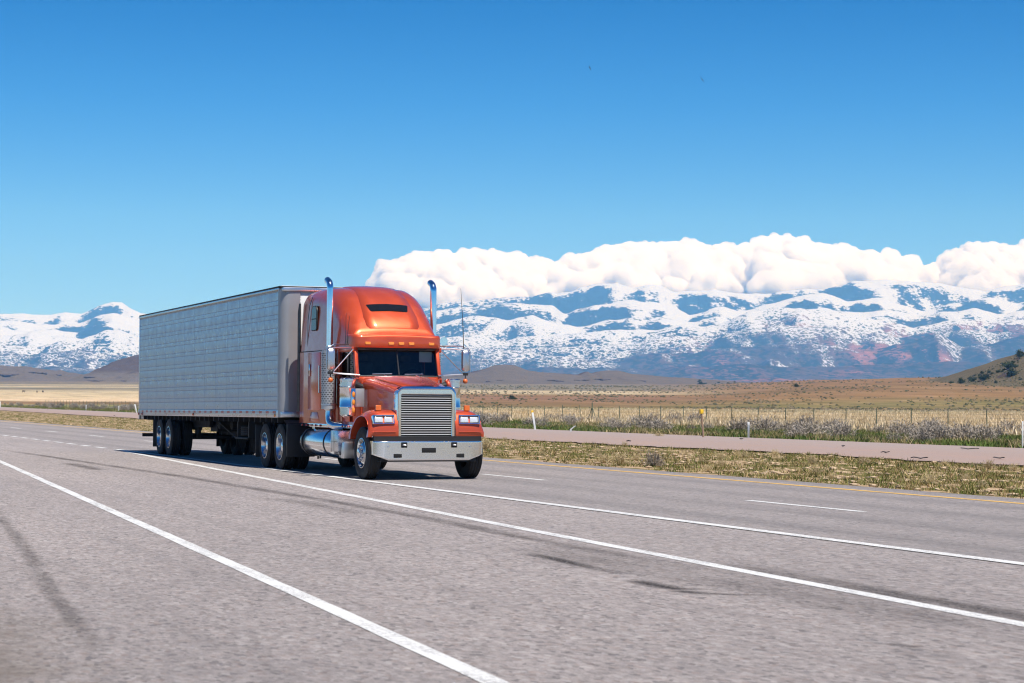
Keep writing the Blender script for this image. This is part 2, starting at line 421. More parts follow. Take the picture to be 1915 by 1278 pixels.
def mat_mountain():
    m, nt, b, o = new_mat('snowy_mountain')
    p = pos(nt)
    sn = attr(nt, 'snow').outputs['Fac']; fo = attr(nt, 'forest').outputs['Fac']; rd = attr(nt, 'red').outputs['Fac']; spk = attr(nt, 'speck').outputs['Fac']
    pz = mapping(nt, p, (1, 1, 1.6))
    n1 = noise(nt, pz, .0075, 8, .80); n2 = noise(nt, pz, .0030, 6, .65); n3 = noise(nt, pz, .028, 2, .6)
    bare = mixc(nt, mapr(nt, n2, .35, .65), (.050, .044, .038), (.085, .068, .055))
    bare = mixc(nt, math_(nt, 'MULTIPLY', rd, mapr(nt, n1, .35, .6), clamp=True), bare, (.30, .135, .10))
    s = math_(nt, 'ADD', sn, math_(nt, 'MULTIPLY', math_(nt, 'SUBTRACT', n1, .5), 1.5))
    s = math_(nt, 'ADD', s, math_(nt, 'MULTIPLY', math_(nt, 'MULTIPLY', math_(nt, 'SUBTRACT', n3, .5), 3.4), spk))
    c = mixc(nt, mapr(nt, s, .45, .55), bare, (.50, .535, .60))
    f = math_(nt, 'ADD', fo, math_(nt, 'MULTIPLY', math_(nt, 'MULTIPLY', math_(nt, 'SUBTRACT', n3, .5), 4.6), spk))
    f = math_(nt, 'ADD', f, math_(nt, 'MULTIPLY', math_(nt, 'SUBTRACT', n1, .5), 2.6))
    c = mixc(nt, mapr(nt, f, .48, .62), c, (.030, .038, .030))
    nt.links.new(c, b.inputs['Base Color']); setp(b, rough=1.0, spec=.0)
    bump(nt, b, math_(nt, 'ADD', n1, n2), .7, 30.0)
    return m
M['mountain'] = mat_mountain()
def mat_vcol(name, rough=.9, trans=.0):
    m, nt, b, o = new_mat(name)
    nt.links.new(attr(nt, 'tint').outputs['Color'], b.inputs['Base Color']); setp(b, rough=rough, spec=.1)
    return m
M['grass'] = mat_vcol('grass_blades')
def mat_shrub(name, c1, c2):
    m, nt, b, o = new_mat(name)
    inf = N(nt, 'ObjectInfo'); n = noise(nt, objco(nt), 5, 4, .7)
    c = mixc(nt, mapr(nt, n, .3, .7), c1, c2)
    hsv = N(nt, 'HueSaturation'); nt.links.new(c, hsv.inputs['Color'])
    nt.links.new(mapr(nt, inf.outputs['Random'], 0, 1, .75, 1.3), hsv.inputs['Value'])
    nt.links.new(hsv.outputs[0], b.inputs['Base Color']); setp(b, rough=.95, spec=.1)
    return m
M['sage'] = mat_shrub('dry_sage_twigs', (.25, .215, .18), (.40, .35, .295))
M['rabbit'] = mat_shrub('straw_rabbitbrush', (.38, .30, .17), (.55, .45, .27))
M['stem'] = simple('woody_stem', (.12, .09, .065), .9, 0, .3, 12)
M['juniper'] = mat_shrub('juniper_foliage', (.030, .042, .018), (.070, .085, .035))
M['rock'] = simple('dark_basalt', (.075, .058, .052), .95, 0, .45, .15)
M['post_green'] = simple('green_post', (.085, .12, .08), .7, 0, .3, 5)
M['wire'] = simple('galvanised_wire', (.24, .23, .21), .5, .6)
M['post_white'] = simple('white_post', (.62, .63, .62), .5, 0, .08, 5)
M['post_wood'] = simple('weathered_wood_post', (.30, .20, .13), .85, 0, .3, 9)
M['post_steel'] = simple('grey_steel_post', (.42, .43, .44), .45, .5, .15, 9)
M['yellow_cap'] = simple('yellow_cap', (.80, .50, .03), .5)
M['scrap'] = simple('tyre_scrap_rubber', (.03, .028, .028), .85, 0, .3, 12)
M['stone'] = simple('pale_clod', (.50, .37, .24), .95, 0, .2, 14)
M['cow'] = simple('black_hide', (.020, .016, .014), .8)
M['bird'] = simple('dark_feathers', (.012, .012, .014), .8)
def mat_cloud():
    m = bpy.data.materials.new('cloud'); m.use_nodes = True; nt = m.node_tree; nt.nodes.clear()
    o = N(nt, 'OutputMaterial'); v = N(nt, 'VolumeScatter')
    v.inputs['Color'].default_value = (.950, .965, .985, 1); v.inputs['Density'].default_value = .019; v.inputs['Anisotropy'].default_value = 0.0
    nt.links.new(v.outputs[0], o.inputs['Volume'])
    return m
M['cloud'] = mat_cloud()

# ------------------------------------------------------------------ mesh helpers
def empty(name, loc=(0, 0, 0), rz=0.0):
    o = bpy.data.objects.new(name, None); COL.objects.link(o); o.location = loc; o.rotation_euler = (0, 0, rz); o.empty_display_size = .3
    return o
def tag(o, label=None, cat=None, group=None, kind=None):
    if label: o['label'] = label
    if cat: o['category'] = cat
    if group: o['group'] = group
    if kind: o['kind'] = kind
    return o
def link(name, me, mat=None, parent=None, loc=(0, 0, 0), rot=(0, 0, 0)):
    o = bpy.data.objects.new(name, me); COL.objects.link(o)
    if mat is not None and len(me.materials) == 0: me.materials.append(M[mat] if isinstance(mat, str) else mat)
    o.location = loc; o.rotation_euler = rot
    if parent is not None: o.parent = parent
    return o
class MB:
    def __init__(s): s.v = []; s.f = []
    def add(s, vs, fs):
        b = len(s.v); s.v += [tuple(x) for x in vs]; s.f += [tuple(i + b for i in f) for f in fs]; return s
    def box(s, x0, x1, y0, y1, z0, z1):
        return s.add([(x0, y0, z0), (x1, y0, z0), (x1, y1, z0), (x0, y1, z0), (x0, y0, z1), (x1, y0, z1), (x1, y1, z1), (x0, y1, z1)],
                     [(0, 3, 2, 1), (4, 5, 6, 7), (0, 1, 5, 4), (1, 2, 6, 5), (2, 3, 7, 6), (3, 0, 4, 7)])
    def loft(s, rings, cap0=True, cap1=True, closed=True):
        n = len(rings[0]); vs = [p for r in rings for p in r]; fs = []
        for i in range(len(rings) - 1):
            for j in range(n if closed else n - 1):
                k = (j + 1) % n
                fs.append((i * n + j, i * n + k, (i + 1) * n + k, (i + 1) * n + j))
        if cap0: fs.append(tuple(range(n - 1, -1, -1)))
        if cap1: fs.append(tuple((len(rings) - 1) * n + j for j in range(n)))
        return s.add(vs, fs)
    def tube(s, path, r, n=10, cap=True):
        path = [Vector(p) for p in path]; rings = []
        rr = r if isinstance(r, (list, tuple)) else [r] * len(path)
        t0 = (path[1] - path[0]).normalized()
        a = t0.orthogonal().normalized()
        for i, p in enumerate(path):
            t = (path[min(i + 1, len(path) - 1)] - path[max(i - 1, 0)]).normalized()
            a = (a - t * a.dot(t)).normalized(); b = t.cross(a)
            rings.append([p + (a * math.cos(q) + b * math.sin(q)) * rr[i] for q in [2 * math.pi * k / n for k in range(n)]])
        return s.loft(rings, cap, cap)
    def lathe(s, prof, c=(0, 0, 0), axis='y', n=32, cap0=False, cap1=False):
        rings = []
        for r, h in prof:
            ring = []
            for k in range(n):
                q = 2 * math.pi * k / n; a, b = r * math.cos(q), r * math.sin(q)
                p = {'y': (a, h, b), 'z': (a, b, h), 'x': (h, a, b)}[axis]
                ring.append((p[0] + c[0], p[1] + c[1], p[2] + c[2]))
            rings.append(ring)
        return s.loft(rings, cap0, cap1)
    def prism(s, poly, lo, hi, axis='y'):
        def P(a, b, h): return {'y': (a, h, b), 'x': (h, a, b), 'z': (a, b, h)}[axis]
        return s.loft([[P(a, b, lo) for a, b in poly], [P(a, b, hi) for a, b in poly]])
    def mesh(s, name, bevel=0, seg=2, angle=35, smooth=True):
        me = bpy.data.meshes.new(name); bm = bmesh.new()
        vv = [bm.verts.new(p) for p in s.v]
        for f in s.f:
            try: bm.faces.new([vv[i] for i in f])
            except ValueError: pass
        bmesh.ops.recalc_face_normals(bm, faces=bm.faces)
        if bevel:
            es = [e for e in bm.edges if len(e.link_faces) == 2 and e.calc_face_angle(0) > R(angle)]
            bmesh.ops.bevel(bm, geom=es, offset=bevel, segments=seg, affect='EDGES', profile=.5, clamp_overlap=True)
        bm.to_mesh(me); bm.free()
        if smooth:
            me.shade_smooth(); me.set_sharp_from_angle(angle=R(angle))
        return me
    def build(s, name, mat, parent=None, bevel=0, loc=(0, 0, 0), rot=(0, 0, 0), seg=2, angle=35):
        return link(name, s.mesh(name, bevel, seg, angle), mat, parent, loc, rot)
def grid_mesh(name, X, Y, Z, attrs=None, smooth=True):
    ny, nx = X.shape
    co = np.stack([X, Y, Z], -1).reshape(-1, 3).astype(np.float32)
    i = np.arange(ny * nx).reshape(ny, nx)
    q = np.stack([i[:-1, :-1], i[:-1, 1:], i[1:, 1:], i[1:, :-1]], -1).reshape(-1, 4)
    return quads_mesh(name, co, q, attrs, smooth)
def quads_mesh(name, co, q, attrs=None, smooth=False):
    me = bpy.data.meshes.new(name); k = q.shape[1]
    me.vertices.add(len(co)); me.vertices.foreach_set('co', np.ascontiguousarray(co, np.float32).ravel())
    me.loops.add(q.size); me.loops.foreach_set('vertex_index', q.ravel().astype(np.int32))
    me.polygons.add(len(q)); me.polygons.foreach_set('loop_start', np.arange(0, q.size, k, dtype=np.int32))
    me.polygons.foreach_set('loop_total', np.full(len(q), k, np.int32))
    me.update(calc_edges=True); me.validate()
    for n, a in (attrs or {}).items():
        if a.ndim == 1 or (a.ndim == 2 and a.shape == co.shape[:1]):
            at = me.attributes.new(n, 'FLOAT', 'POINT'); at.data.foreach_set('value', a.ravel().astype(np.float32))
        else:
            at = me.attributes.new(n, 'FLOAT_COLOR', 'POINT')
            at.data.foreach_set('color', np.concatenate([a.reshape(-1, 3), np.ones((len(co), 1))], 1).ravel().astype(np.float32))
    if smooth: me.shade_smooth()
    return me
def copy_part(o, parent, loc=None, rot=None, name=None):
    c = o.copy(); COL.objects.link(c); c.parent = parent
    if loc is not None: c.location = loc
    if rot is not None: c.rotation_euler = rot
    return c

# ------------------------------------------------------------------ the plain
def ground_z(D, W):
    az = np.clip(W / np.maximum(D, 60.0), -1.2, 1.2)
    k = 1 + 1.05 * sstep(.07, .22, az)
    z = np.maximum(D - 600, 0) * .0117 * k
    z = np.minimum(z, 26 + (D - 3000) * .004)
    z = np.where(D < 600, 0, z)
    z = z + fbm(D / 300, W / 300, 4, 3) * 1.2 * sstep(700, 1500, D)
    return z
def spaced(vals):
    out = []
    for a, b, n in vals: out += list(np.linspace(a, b, n, endpoint=False))
    return np.array(out + [vals[-1][1]])
Dg = spaced([(-9000, -1000, 16), (-1000, -100, 12), (-100, 60, 16), (60, 700, 64), (700, 3400, 90), (3400, 9500, 30)])
Wg = spaced([(-7500, -1200, 30), (-1200, 1200, 120), (1200, 7500, 30)])
WW, DD = np.meshgrid(Wg, Dg)
ZZ = ground_z(DD, WW) - .035
gx, gy = DW(DD, WW)
ground = link('ground', grid_mesh('ground', gx, gy, ZZ), 'ground')
tag(ground, 'wide plain of straw, green and brown grazing land', None, kind='structure')

# ------------------------------------------------------------------ road with markings and marks
def strip_mesh(name, xs, ya, yb, z=0.0, n=2, fade=None, noise_amp=0.0, crown=None):
    xs = np.asarray(xs, float); ya = np.asarray(ya, float) * np.ones_like(xs); yb = np.asarray(yb, float) * np.ones_like(xs)
    t = np.linspace(0, 1, n)[:, None]
    X = np.repeat(xs[None], n, 0); Y = ya[None] * (1 - t) + yb[None] * t
    Z = np.full_like(X, z)
    if crown is not None: Z = Z + crown(X, Y)
    return grid_mesh(name, X, Y, Z, fade(X, Y, t) if fade else None, smooth=False)
def road_edge_far(x): return 20.2 + .10 * fbm(x * .35, x * 0 + 2.2, 4, 5)
def road_edge_near(x): return 1.35 + .22 * fbm(x * .5, x * 0 + 7.2, 4, 9)
xr = spaced([(-620, -170, 60), (-170, 0, 500), (0, 260, 40)])
road = link('road', strip_mesh('road', xr, road_edge_near(xr), road_edge_far(xr), 0.0, 3), 'asphalt')
tag(road, 'grey pink highway asphalt with merging ramp', None, kind='structure')
def wob(x, s): return .012 * fbm(x * .8, x * 0 + s, 3, 21)
def line_part(name, x0, x1, yc, w, mat, z=.004, step=.6):
    n = max(2, int(abs(x1 - x0) / step)); xs = np.linspace(x0, x1, n)
    y = np.array([yc(x) if callable(yc) else yc for x in xs])
    return link(name, strip_mesh(name, xs, y - w / 2 + wob(xs, 1.3 + w), y + w / 2 + wob(xs, 4.7 + w), z), mat, road)
def yA(x):
    a = -x
    return float(np.interp(a, [-30, 0, 10.5, 18.1, 52.2, 75, 110, 400], [1.5, 3.4, 4.09, 4.62, 6.9, 8.1, 8.35, 8.35]))
def yB(x):
    a = -x
    return float(np.interp(a, [-60, 12.1, 23.6, 57.8, 63.4], [4.6, 8.69, 9.36, 11.55, 11.93]))
line_part('ramp_edge_line', -400, 60, yA, .15, 'white_line')
line_part('gore_line', -62.0, 60, yB, .175, 'white_line')
line_part('lane_edge_line', -63.6, 120, 11.95, .20, 'white_line', z=.0085)
for k in range(14): line_part('merge_dash', -65.4 - k * 2.78 - 1.75, -65.4 - k * 2.78, 11.94, .17, 'white_line')
for k in range(-2, 34):
    x0 = -29.0 - 11.95 * k
    line_part('lane_dash', x0, x0 + 3.5, 15.5, .15, 'white_line')
line_part('yellow_edge_line', -500, 150, 19.22, .19, 'yellow_line')
def mark_part(name, pts, w, z, strength=.8):
    pts = np.array(pts); xs = np.linspace(pts[0][0], pts[-1][0], max(8, int(abs(pts[-1][0] - pts[0][0]) / .4)))
    order = np.argsort(pts[:, 0]); yc = np.interp(xs, pts[order, 0], pts[order, 1]); n = len(xs)
    e = np.minimum(np.linspace(0, 1, n), np.linspace(1, 0, n)); e = sstep(0, .18, e)
    def fade(X, Y, t): return {'fade': (np.sin(np.pi * np.clip(t, 0, 1)) ** 1.3 * e[None] * strength).ravel()}
    return link(name, strip_mesh(name, xs, yc - w / 2, yc + w / 2, z, 7, fade), 'mark', road)
def G(u, v):
    c, s = math.cos(roll), math.sin(roll); X = (u - 957.5) * c + (v - VH) * s; Y = -(u - 957.5) * s + (v - VH) * c
    d = FPX * CAM_H / Y; W = X * d / FPX; return DW(d, W)
mark_part('tyre_mark', [G(-20, 838), G(85, 853), G(351, 893), G(551, 926), G(752, 960), G(955, 1000), G(1155, 1037), G(1356, 1070), G(1506, 1097), G(1620, 1116)], .40, .0035, .75)
mark_part('tyre_mark', [G(1340, 1050), G(1506, 1082), G(1707, 1118), G(1915, 1152), G(2100, 1190)], .55, .0035, .85)
mark_part('oil_stain', [G(125, 866), G(150, 871), G(190, 880)], .5, .003, .8)
mark_part('oil_stain', [G(985, 1034), G(1050, 1048), G(1110, 1062), G(1175, 1076)], .22, .003, 1.0)
mark_part('oil_stain', [G(1180, 1084), G(1250, 1098), G(1300, 1104)], .34, .003, 1.2)
mark_part('oil_stain', [G(1260, 1104), G(1330, 1110), G(1380, 1112), G(1440, 1113)], .30, .003, 1.2)
mark_part('oil_stain', [G(1660, 1202), G(1700, 1208), G(1730, 1210)], .14, .003, 1.0)
mark_part('oil_stain', [G(440, 930), G(540, 935), G(700, 965)], .55, .003, .40)
mark_part('oil_stain', [G(960, 1010), G(1100, 1045), G(1300, 1080), G(1500, 1110), G(1700, 1150), G(1950, 1195)], 1.3, .0025, .34)
mark_part('shoulder_crack', [G(-40, 925), G(0, 962), G(60, 1040), G(110, 1120), G(170, 1195), G(200, 1290)], .22, .003, .5)

# ------------------------------------------------------------------ verge, gravel track
def edge_gn(x): a = -x; return 30.6 + np.maximum(a - 110, 0) * .037 + 1.3 * fbm(x * .06, x * 0 + 3, 4, 8) + .8 * fbm(x * .5, x * 0 + 3, 4, 8)
def edge_gf(x): a = -x; return 42.6 + np.maximum(a - 110, 0) * .030 + .5 * fbm(x * .05, x * 0 + 9, 4, 18) + .2 * fbm(x * .7, x * 0 + 3, 3, 28)
xv = spaced([(-620, -200, 120), (-200, -5, 900), (-5, 260, 80)])
def bumpy(X, Y): return .055 * np.clip(fbm(X * 1.4, Y * 1.4, 4, 41), -.2, 1) * sstep(20.3, 21.5, Y) - .005
verge = link('verge', strip_mesh('verge', xv, road_edge_far(xv) - .12, edge_gn(xv) + .3, -.012, 26, None, 0, lambda X, Y: bumpy(X, Y)), 'verge')
tag(verge, 'sandy verge with sparse green grass beside the yellow line', None, kind='structure')
xg2 = spaced([(-620, -200, 80), (-200, 0, 300), (0, 260, 40)])
track = link('gravel_track', strip_mesh('gravel_track', xg2, edge_gn(xg2), edge_gf(xg2), .03, 8, lambda X, Y, t: {'across': np.repeat(t, X.shape[1], 1).ravel()}), 'gravel')
tag(track, 'pinkish gravel track running parallel to the highway', None, kind='structure')

# ------------------------------------------------------------------ hills and mountains
def prof(pts, Dc):
    u = np.array([p[0] for p in pts], float); v = np.array([p[1] for p in pts], float)
    z = CAM_H + (VH + roll * (u - 957.5) - v) / FPX * Dc
    return Dc * (u - 957.5) / FPX, z
def ridge_hill(name, pts, Dc, df, db, W0, W1, nW, nD, mat, rough=4.0, seed=3, rock=None, below=6.0, sc=260.0):
    w, z = prof(pts, Dc)
    Ws = np.linspace(W0, W1, nW); Ds = np.concatenate([np.linspace(Dc - df, Dc, nD), np.linspace(Dc, Dc + db, nD // 2)[1:]])
    WW, DD = np.meshgrid(Ws, Ds)
    g = ground_z(DD, WW); crest = np.interp(WW, w, z)
    t = np.where(DD < Dc, (Dc - DD) / df, (DD - Dc) / db)
    fall = .5 + .5 * np.cos(np.pi * np.clip(t, 0, 1)); fall = fall ** 1.15
    base = g - below
    wx = 1 - sstep(.9, 1.0, np.abs((WW - (W0 + W1) / 2) / ((W1 - W0) / 2)))
    H = base + (crest - base) * fall
    nz = fbm(WW / sc, DD / sc, 6, seed) * rough * np.clip(fall * 1.5, 0, 1) * (.35 + .65 * np.clip(t * 3, 0, 1))
    H = H + nz; H = base - 10 + (H - base + 10) * wx
    rk = np.zeros_like(H)
    if rock is not None: rk = rock(WW, DD, H, crest, g)
    x, y = DW(DD, WW)
    o = link(name, grid_mesh(name, x, y, H, {'rock': rk.ravel()}), mat)
    return o, (Ws, Ds, H)
def rock_c(WW, DD, H, crest, g):
    n = fbm(WW / 120, DD / 260, 4, 77)
    hi = sstep(.62, .8, (H - g) / 60) * .9
    return np.clip(hi + sstep(.22, .38, n) * .8, 0, 1)
hillA_pts = [(400, 722), (600, 715), (800, 706), (860, 703), (880, 697), (905, 692), (925, 684.5), (945, 682.5), (962, 684), (972, 688), (985, 693.5), (1010, 697), (1050, 700), (1080, 702), (1088, 698), (1096, 696), (1104, 700), (1115, 696), (1135, 694), (1150, 694), (1162, 696), (1175, 700), (1190, 701), (1230, 705), (1290, 709), (1330, 713), (1400, 720), (1500, 728), (1700, 735)]
hillA, hA = ridge_hill('butte_hill', hillA_pts, 3300, 800, 900, -560, 620, 360, 110, 'hill', 5.0, 3, rock_c)
tag(hillA, 'low grey hill crowned by a small dark butte', None, kind='structure')
hillB_pts = [(-500, 670), (-200, 676), (-60, 684), (0, 686), (40, 688), (65, 689), (100, 695), (125, 700), (150, 702), (180, 703), (203, 699), (216, 695), (226, 687), (235, 682), (244, 676), (254, 669), (262, 667), (290, 664), (340, 668), (420, 690), (500, 706), (650, 716)]
hillB, hB = ridge_hill('dry_hill', hillB_pts, 3500, 620, 900, -1500, -330, 420, 130, 'hill', 13.0, 13, lambda WW, DD, H, c, g: np.clip(sstep(.25, .42, fbm(WW / 110, DD / 240, 4, 71)) * .9 + sstep(-690, -640, WW) * sstep(.12, .38, (H - g) / 70), 0, 1), sc=70.0)
tag(hillB, 'low grey brown hill with dark rock bands', None, kind='structure')
knoll_pts = [(1740, 726), (1775, 719), (1800, 710), (1830, 697), (1860, 683), (1890, 672), (1915, 661), (1960, 646), (2050, 620), (2200, 600), (2400, 610)]
knoll, hK = ridge_hill('juniper_knoll', knoll_pts, 1150, 190, 260, 225, 430, 160, 60, 'knoll', 2.0, 23, lambda WW, DD, H, c, g: sstep(.30, .45, fbm(WW / 18, DD / 30, 4, 91)) * .7, 2.0, 40.0)
tag(knoll, 'brown slope dotted with junipers at the edge of the plain', None, kind='structure')

F = [(-700, 600), (-400, 590), (-200, 592), (-60, 588), (0, 587), (22, 588), (44, 587), (75, 588), (94, 589), (123, 585), (151, 586), (175, 577), (197, 568), (210, 564.5), (226, 566), (241, 576), (263, 586), (300, 588), (321, 582), (380, 592), (480, 600), (600, 596), (700, 590), (797, 577), (827, 567), (857, 563), (874, 563.7), (907, 560), (944, 556), (994, 555), (1014, 550), (1029, 545), (1041, 549), (1068, 547), (1088, 536), (1114, 530.5), (1155, 530), (1185, 539), (1215, 531.5), (1235, 534), (1258, 545), (1275, 545), (1332, 542), (1385, 549), (1439, 549), (1509, 539), (1539, 542), (1556, 538), (1596, 527), (1659, 523), (1709, 527), (1760, 529), (1793, 538), (1843, 543.5), (1877, 536), (1915, 531), (2000, 525), (2200, 540), (2600, 560)]
L1 = [(-700, 620), (-100, 600), (0, 598), (60, 603), (120, 606), (160, 600), (190, 588), (215, 584), (240, 592), (262, 600), (330, 612), (600, 615), (760, 598), (817, 580), (887, 571), (957, 565), (1033, 571), (1056, 586), (1079, 576), (1110, 570), (1149, 565), (1178, 560.6), (1219, 563.5), (1266, 574), (1290, 590), (1330, 578), (1350, 572), (1380, 580), (1405, 577), (1470, 559), (1528, 546), (1557, 551), (1586, 563), (1600, 561), (1615, 556.6), (1644, 553.6), (1685, 568), (1726, 580), (1790, 563.5), (1848, 553.6), (1900, 567), (1960, 556), (2300, 575)]
L1b = [(-700, 640), (0, 612), (50, 620), (90, 614), (140, 622), (180, 606), (205, 600), (235, 606), (270, 615), (600, 632), (800, 612), (850, 596), (900, 590), (950, 597), (1000, 590), (1040, 604), (1080, 612), (1130, 600), (1190, 592), (1240, 596), (1300, 603), (1340, 592), (1380, 598), (1420, 588), (1480, 580), (1540, 574), (1600, 585), (1660, 578), (1720, 592), (1760, 584), (1820, 576), (1880, 586), (1915, 578), (2300, 590)]
L2 = [(-700, 655), (-100, 640), (0, 626), (60, 619), (100, 629), (150, 633), (200, 616), (262, 622), (400, 640), (700, 645), (800, 634), (860, 626), (900, 637), (1000, 630), (1080, 622), (1150, 616), (1220, 615), (1280, 606), (1320, 608), (1359, 600), (1405, 580), (1440, 576), (1499, 575), (1557, 582), (1615, 591), (1673, 603), (1708, 612), (1731, 606), (1790, 596), (1848, 601), (1915, 597), (2300, 605)]
L2b = [(-700, 670), (0, 642), (70, 650), (120, 638), (190, 640), (262, 648), (700, 662), (800, 652), (900, 650), (980, 655), (1060, 648), (1130, 645), (1200, 640), (1260, 630), (1320, 634), (1380, 616), (1440, 608), (1500, 612), (1560, 606), (1620, 620), (1680, 628), (1740, 622), (1800, 614), (1860, 624), (1915, 612), (2300, 620)]
L3 = [(-700, 690), (-100, 672), (0, 655), (60, 660), (125, 652), (160, 649), (200, 660), (262, 668), (600, 682), (800, 676), (900, 668), (960, 676), (1050, 664), (1130, 672), (1200, 662), (1300, 655), (1400, 646), (1480, 640), (1560, 648), (1640, 652), (1700, 640), (1755, 624), (1800, 648), (1860, 640), (1915, 628), (2300, 640)]
L4 = [(-700, 708), (0, 690), (100, 684), (200, 692), (800, 694), (1000, 688), (1200, 690), (1400, 682), (1600, 686), (1760, 676), (1915, 684), (2300, 690)]
Ba = [(-700, 722), (0, 708), (800, 712), (1400, 708), (1915, 710), (2300, 712)]
layers = [(F, 18600, .30, .22), (L1, 17000, .30, .25), (L1b, 15900, .30, .25), (L2, 14500, .30, .25), (L2b, 13300, .28, .22), (L3, 11900, .24, .20), (L4, 10200, .14, .12), (Ba, 8600, .05, .04)]
nW, nDm = 1300, 360
uu = np.linspace(-420, 2330, nW)
Ds = np.concatenate([np.linspace(7600, 18600, nDm), np.linspace(18600, 19900, 12)[1:]])
AA, DD = np.meshgrid((uu - 957.5) / FPX, Ds)
WW = AA * DD
warp = 300 * fbm(WW / 2400, DD / 2400, 4, 101)
gul = 1 - ridged((WW + warp + (DD - 8000) * .20) / 1050, (DD + warp) / 2600, 5, 231, .5)
gul2 = 1 - ridged((WW - warp * .6 - (DD - 8000) * .15) / 360, (DD + warp) / 900, 5, 261, .5)
H = np.full_like(DD, -60.0); K = np.zeros_like(DD); DR = np.zeros_like(DD)
for k, (pts, Dk, sf_, sb_) in enumerate(layers):
    w_, z_ = prof(pts, Dk); az_ = w_ / Dk
    dist = Dk - DD                                   # positive in front of the crest
    A2 = AA + (warp / DD) * np.clip(dist / 1500, 0, 1) * .8
    crest = np.interp(A2, az_, z_) + fbm(WW / 200, WW * 0 + k * 3.1, 4, 401 + k) * (15 if k == 0 else 18)
    d_ = np.where(dist > 0, dist * sf_, -dist * sb_)
    d_ = np.sqrt(d_ ** 2 + 40.0 ** 2) - 40.0         # rounded crest
    far = np.clip(np.abs(dist) / 900, 0, 1)
    hk = crest - d_ - (gul * 300 + gul2 * 110) * far * (.35 + .65 * (sf_ > .2))
    DR = np.where(hk > H, np.where(dist > 0, crest - hk, 0), DR); K = np.where(hk > H, k, K); H = np.maximum(H, hk)
def blur(a, n, ax=1):
    k = np.ones(n) / n; return np.apply_along_axis(lambda r_: np.convolve(np.pad(r_, n // 2, mode='edge'), k, 'same')[n // 2:n // 2 + len(r_)], ax, a)
Hs = blur(blur(H, 5), 3, 0); keepc = sstep(400, 50, np.abs(DD - 18600)); H = Hs * (1 - keepc) + H * keepc
sWs = blur(np.gradient(H, axis=1) / np.gradient(WW, axis=1), 7)
conc = np.clip((blur(blur(H, 31), 11, 0) - H) / 60.0, -1, 1)      # hollows and valley floors
H = H + fbm(WW / 160, DD / 220, 4, 301) * 16 * sstep(9000, 11000, DD) * (1 - keepc)
big = fbm(WW / 1700, DD / 2600, 4, 501); mid = fbm(WW / 420, DD / 800, 5, 601)
aspect = np.clip(sWs * 1.3, -.7, .7)
Hn = H / 1050.0
lk = lambda *v: np.interp(blur(blur(K, 7), 3, 0), np.arange(8), v)
leftf = sstep(.032, .018, AA) * sstep(-.10, -.06, AA)            # the forested crest left of the domes
snow = lk(.95, 1.0, .92, .80, .68, .48, .18, -.2) + big * .30 + mid * .40 - aspect * .12
forest = lk(.30, .17, .20, .22, .27, .42, .52, .44) + aspect * .95 + conc * .50 - big * .70 + mid * .45 + np.clip((gul - gul.mean()) / gul.std(), -1.5, 2.2) * .13 + np.clip((gul2 - gul2.mean()) / gul2.std(), -1.5, 2.2) * .09 + leftf * lk(.42, .25, .05, .0, 0, 0, 0, 0)
foot = sstep(25, 85, DR + mid * 55 + big * 30)               # wooded feet of the slopes, just above the next crest
forest = forest + lk(.46, .42, .40, .26, .12, 0, 0, 0) * foot - lk(.10, .16, .14, .10, .05, 0, 0, 0) * (1 - foot)
snow = snow + .12 * (1 - foot)
rightlow = sstep(.05, .16, AA) * sstep(.72, .52, Hn)
red = np.clip(rightlow * (1.2 * sstep(.0, .24, fbm(WW / 620, DD / 900, 4, 701)) + .08) * (1 - np.clip(aspect, 0, .6)), 0, 1)
snow = snow - red * .38 - rightlow * .10
spk_ = np.clip(lk(.45, .25, .40, .70, .95, 1.0, .9, .7) + leftf * .25 + big * .3, .1, 1.1)
x, y = DW(DD, WW)
mount = link('mountain_range', grid_mesh('mountain_range', x, y, H, {'snow': snow.ravel(), 'forest': forest.ravel(), 'red': red.ravel(), 'speck': spk_.ravel()}), 'mountain')
tag(mount, 'snow covered mountain range with dark forest and red rock slopes', None, kind='structure')

# haze: even air inside one closed box round camera, plain and mountains; the sky and clouds lie outside
hz = MB(); c0 = [DW(d, w) for d, w in ((-9400, -7900), (20300, -7900), (20300, 8100), (-9400, 8100))]
hz.add([(a, b, -45.0) for a, b in c0] + [(a, b, 1420.0) for a, b in c0], [(0, 3, 2, 1), (4, 5, 6, 7), (0, 1, 5, 4), (1, 2, 6, 5), (2, 3, 7, 6), (3, 0, 4, 7)])
hm = bpy.data.materials.new('haze_air'); hm.use_nodes = True; hm.node_tree.nodes.clear()
ho = hm.node_tree.nodes.new('ShaderNodeOutputMaterial'); pv = hm.node_tree.nodes.new('ShaderNodeVolumePrincipled')
pv.inputs['Color'].default_value = (.12, .44, 1.0, 1); pv.inputs['Absorption Color'].default_value = (1, 1, 1, 1)
pv.inputs['Density'].default_value = 0.66e-4; pv.inputs['Anisotropy'].default_value = 0.0
hm.node_tree.links.new(pv.outputs[0], ho.inputs['Volume'])
haze = hz.build('haze', hm, None); haze.data.shade_flat()
tag(haze, 'thin blue air between the camera and the mountains', None, kind='stuff')

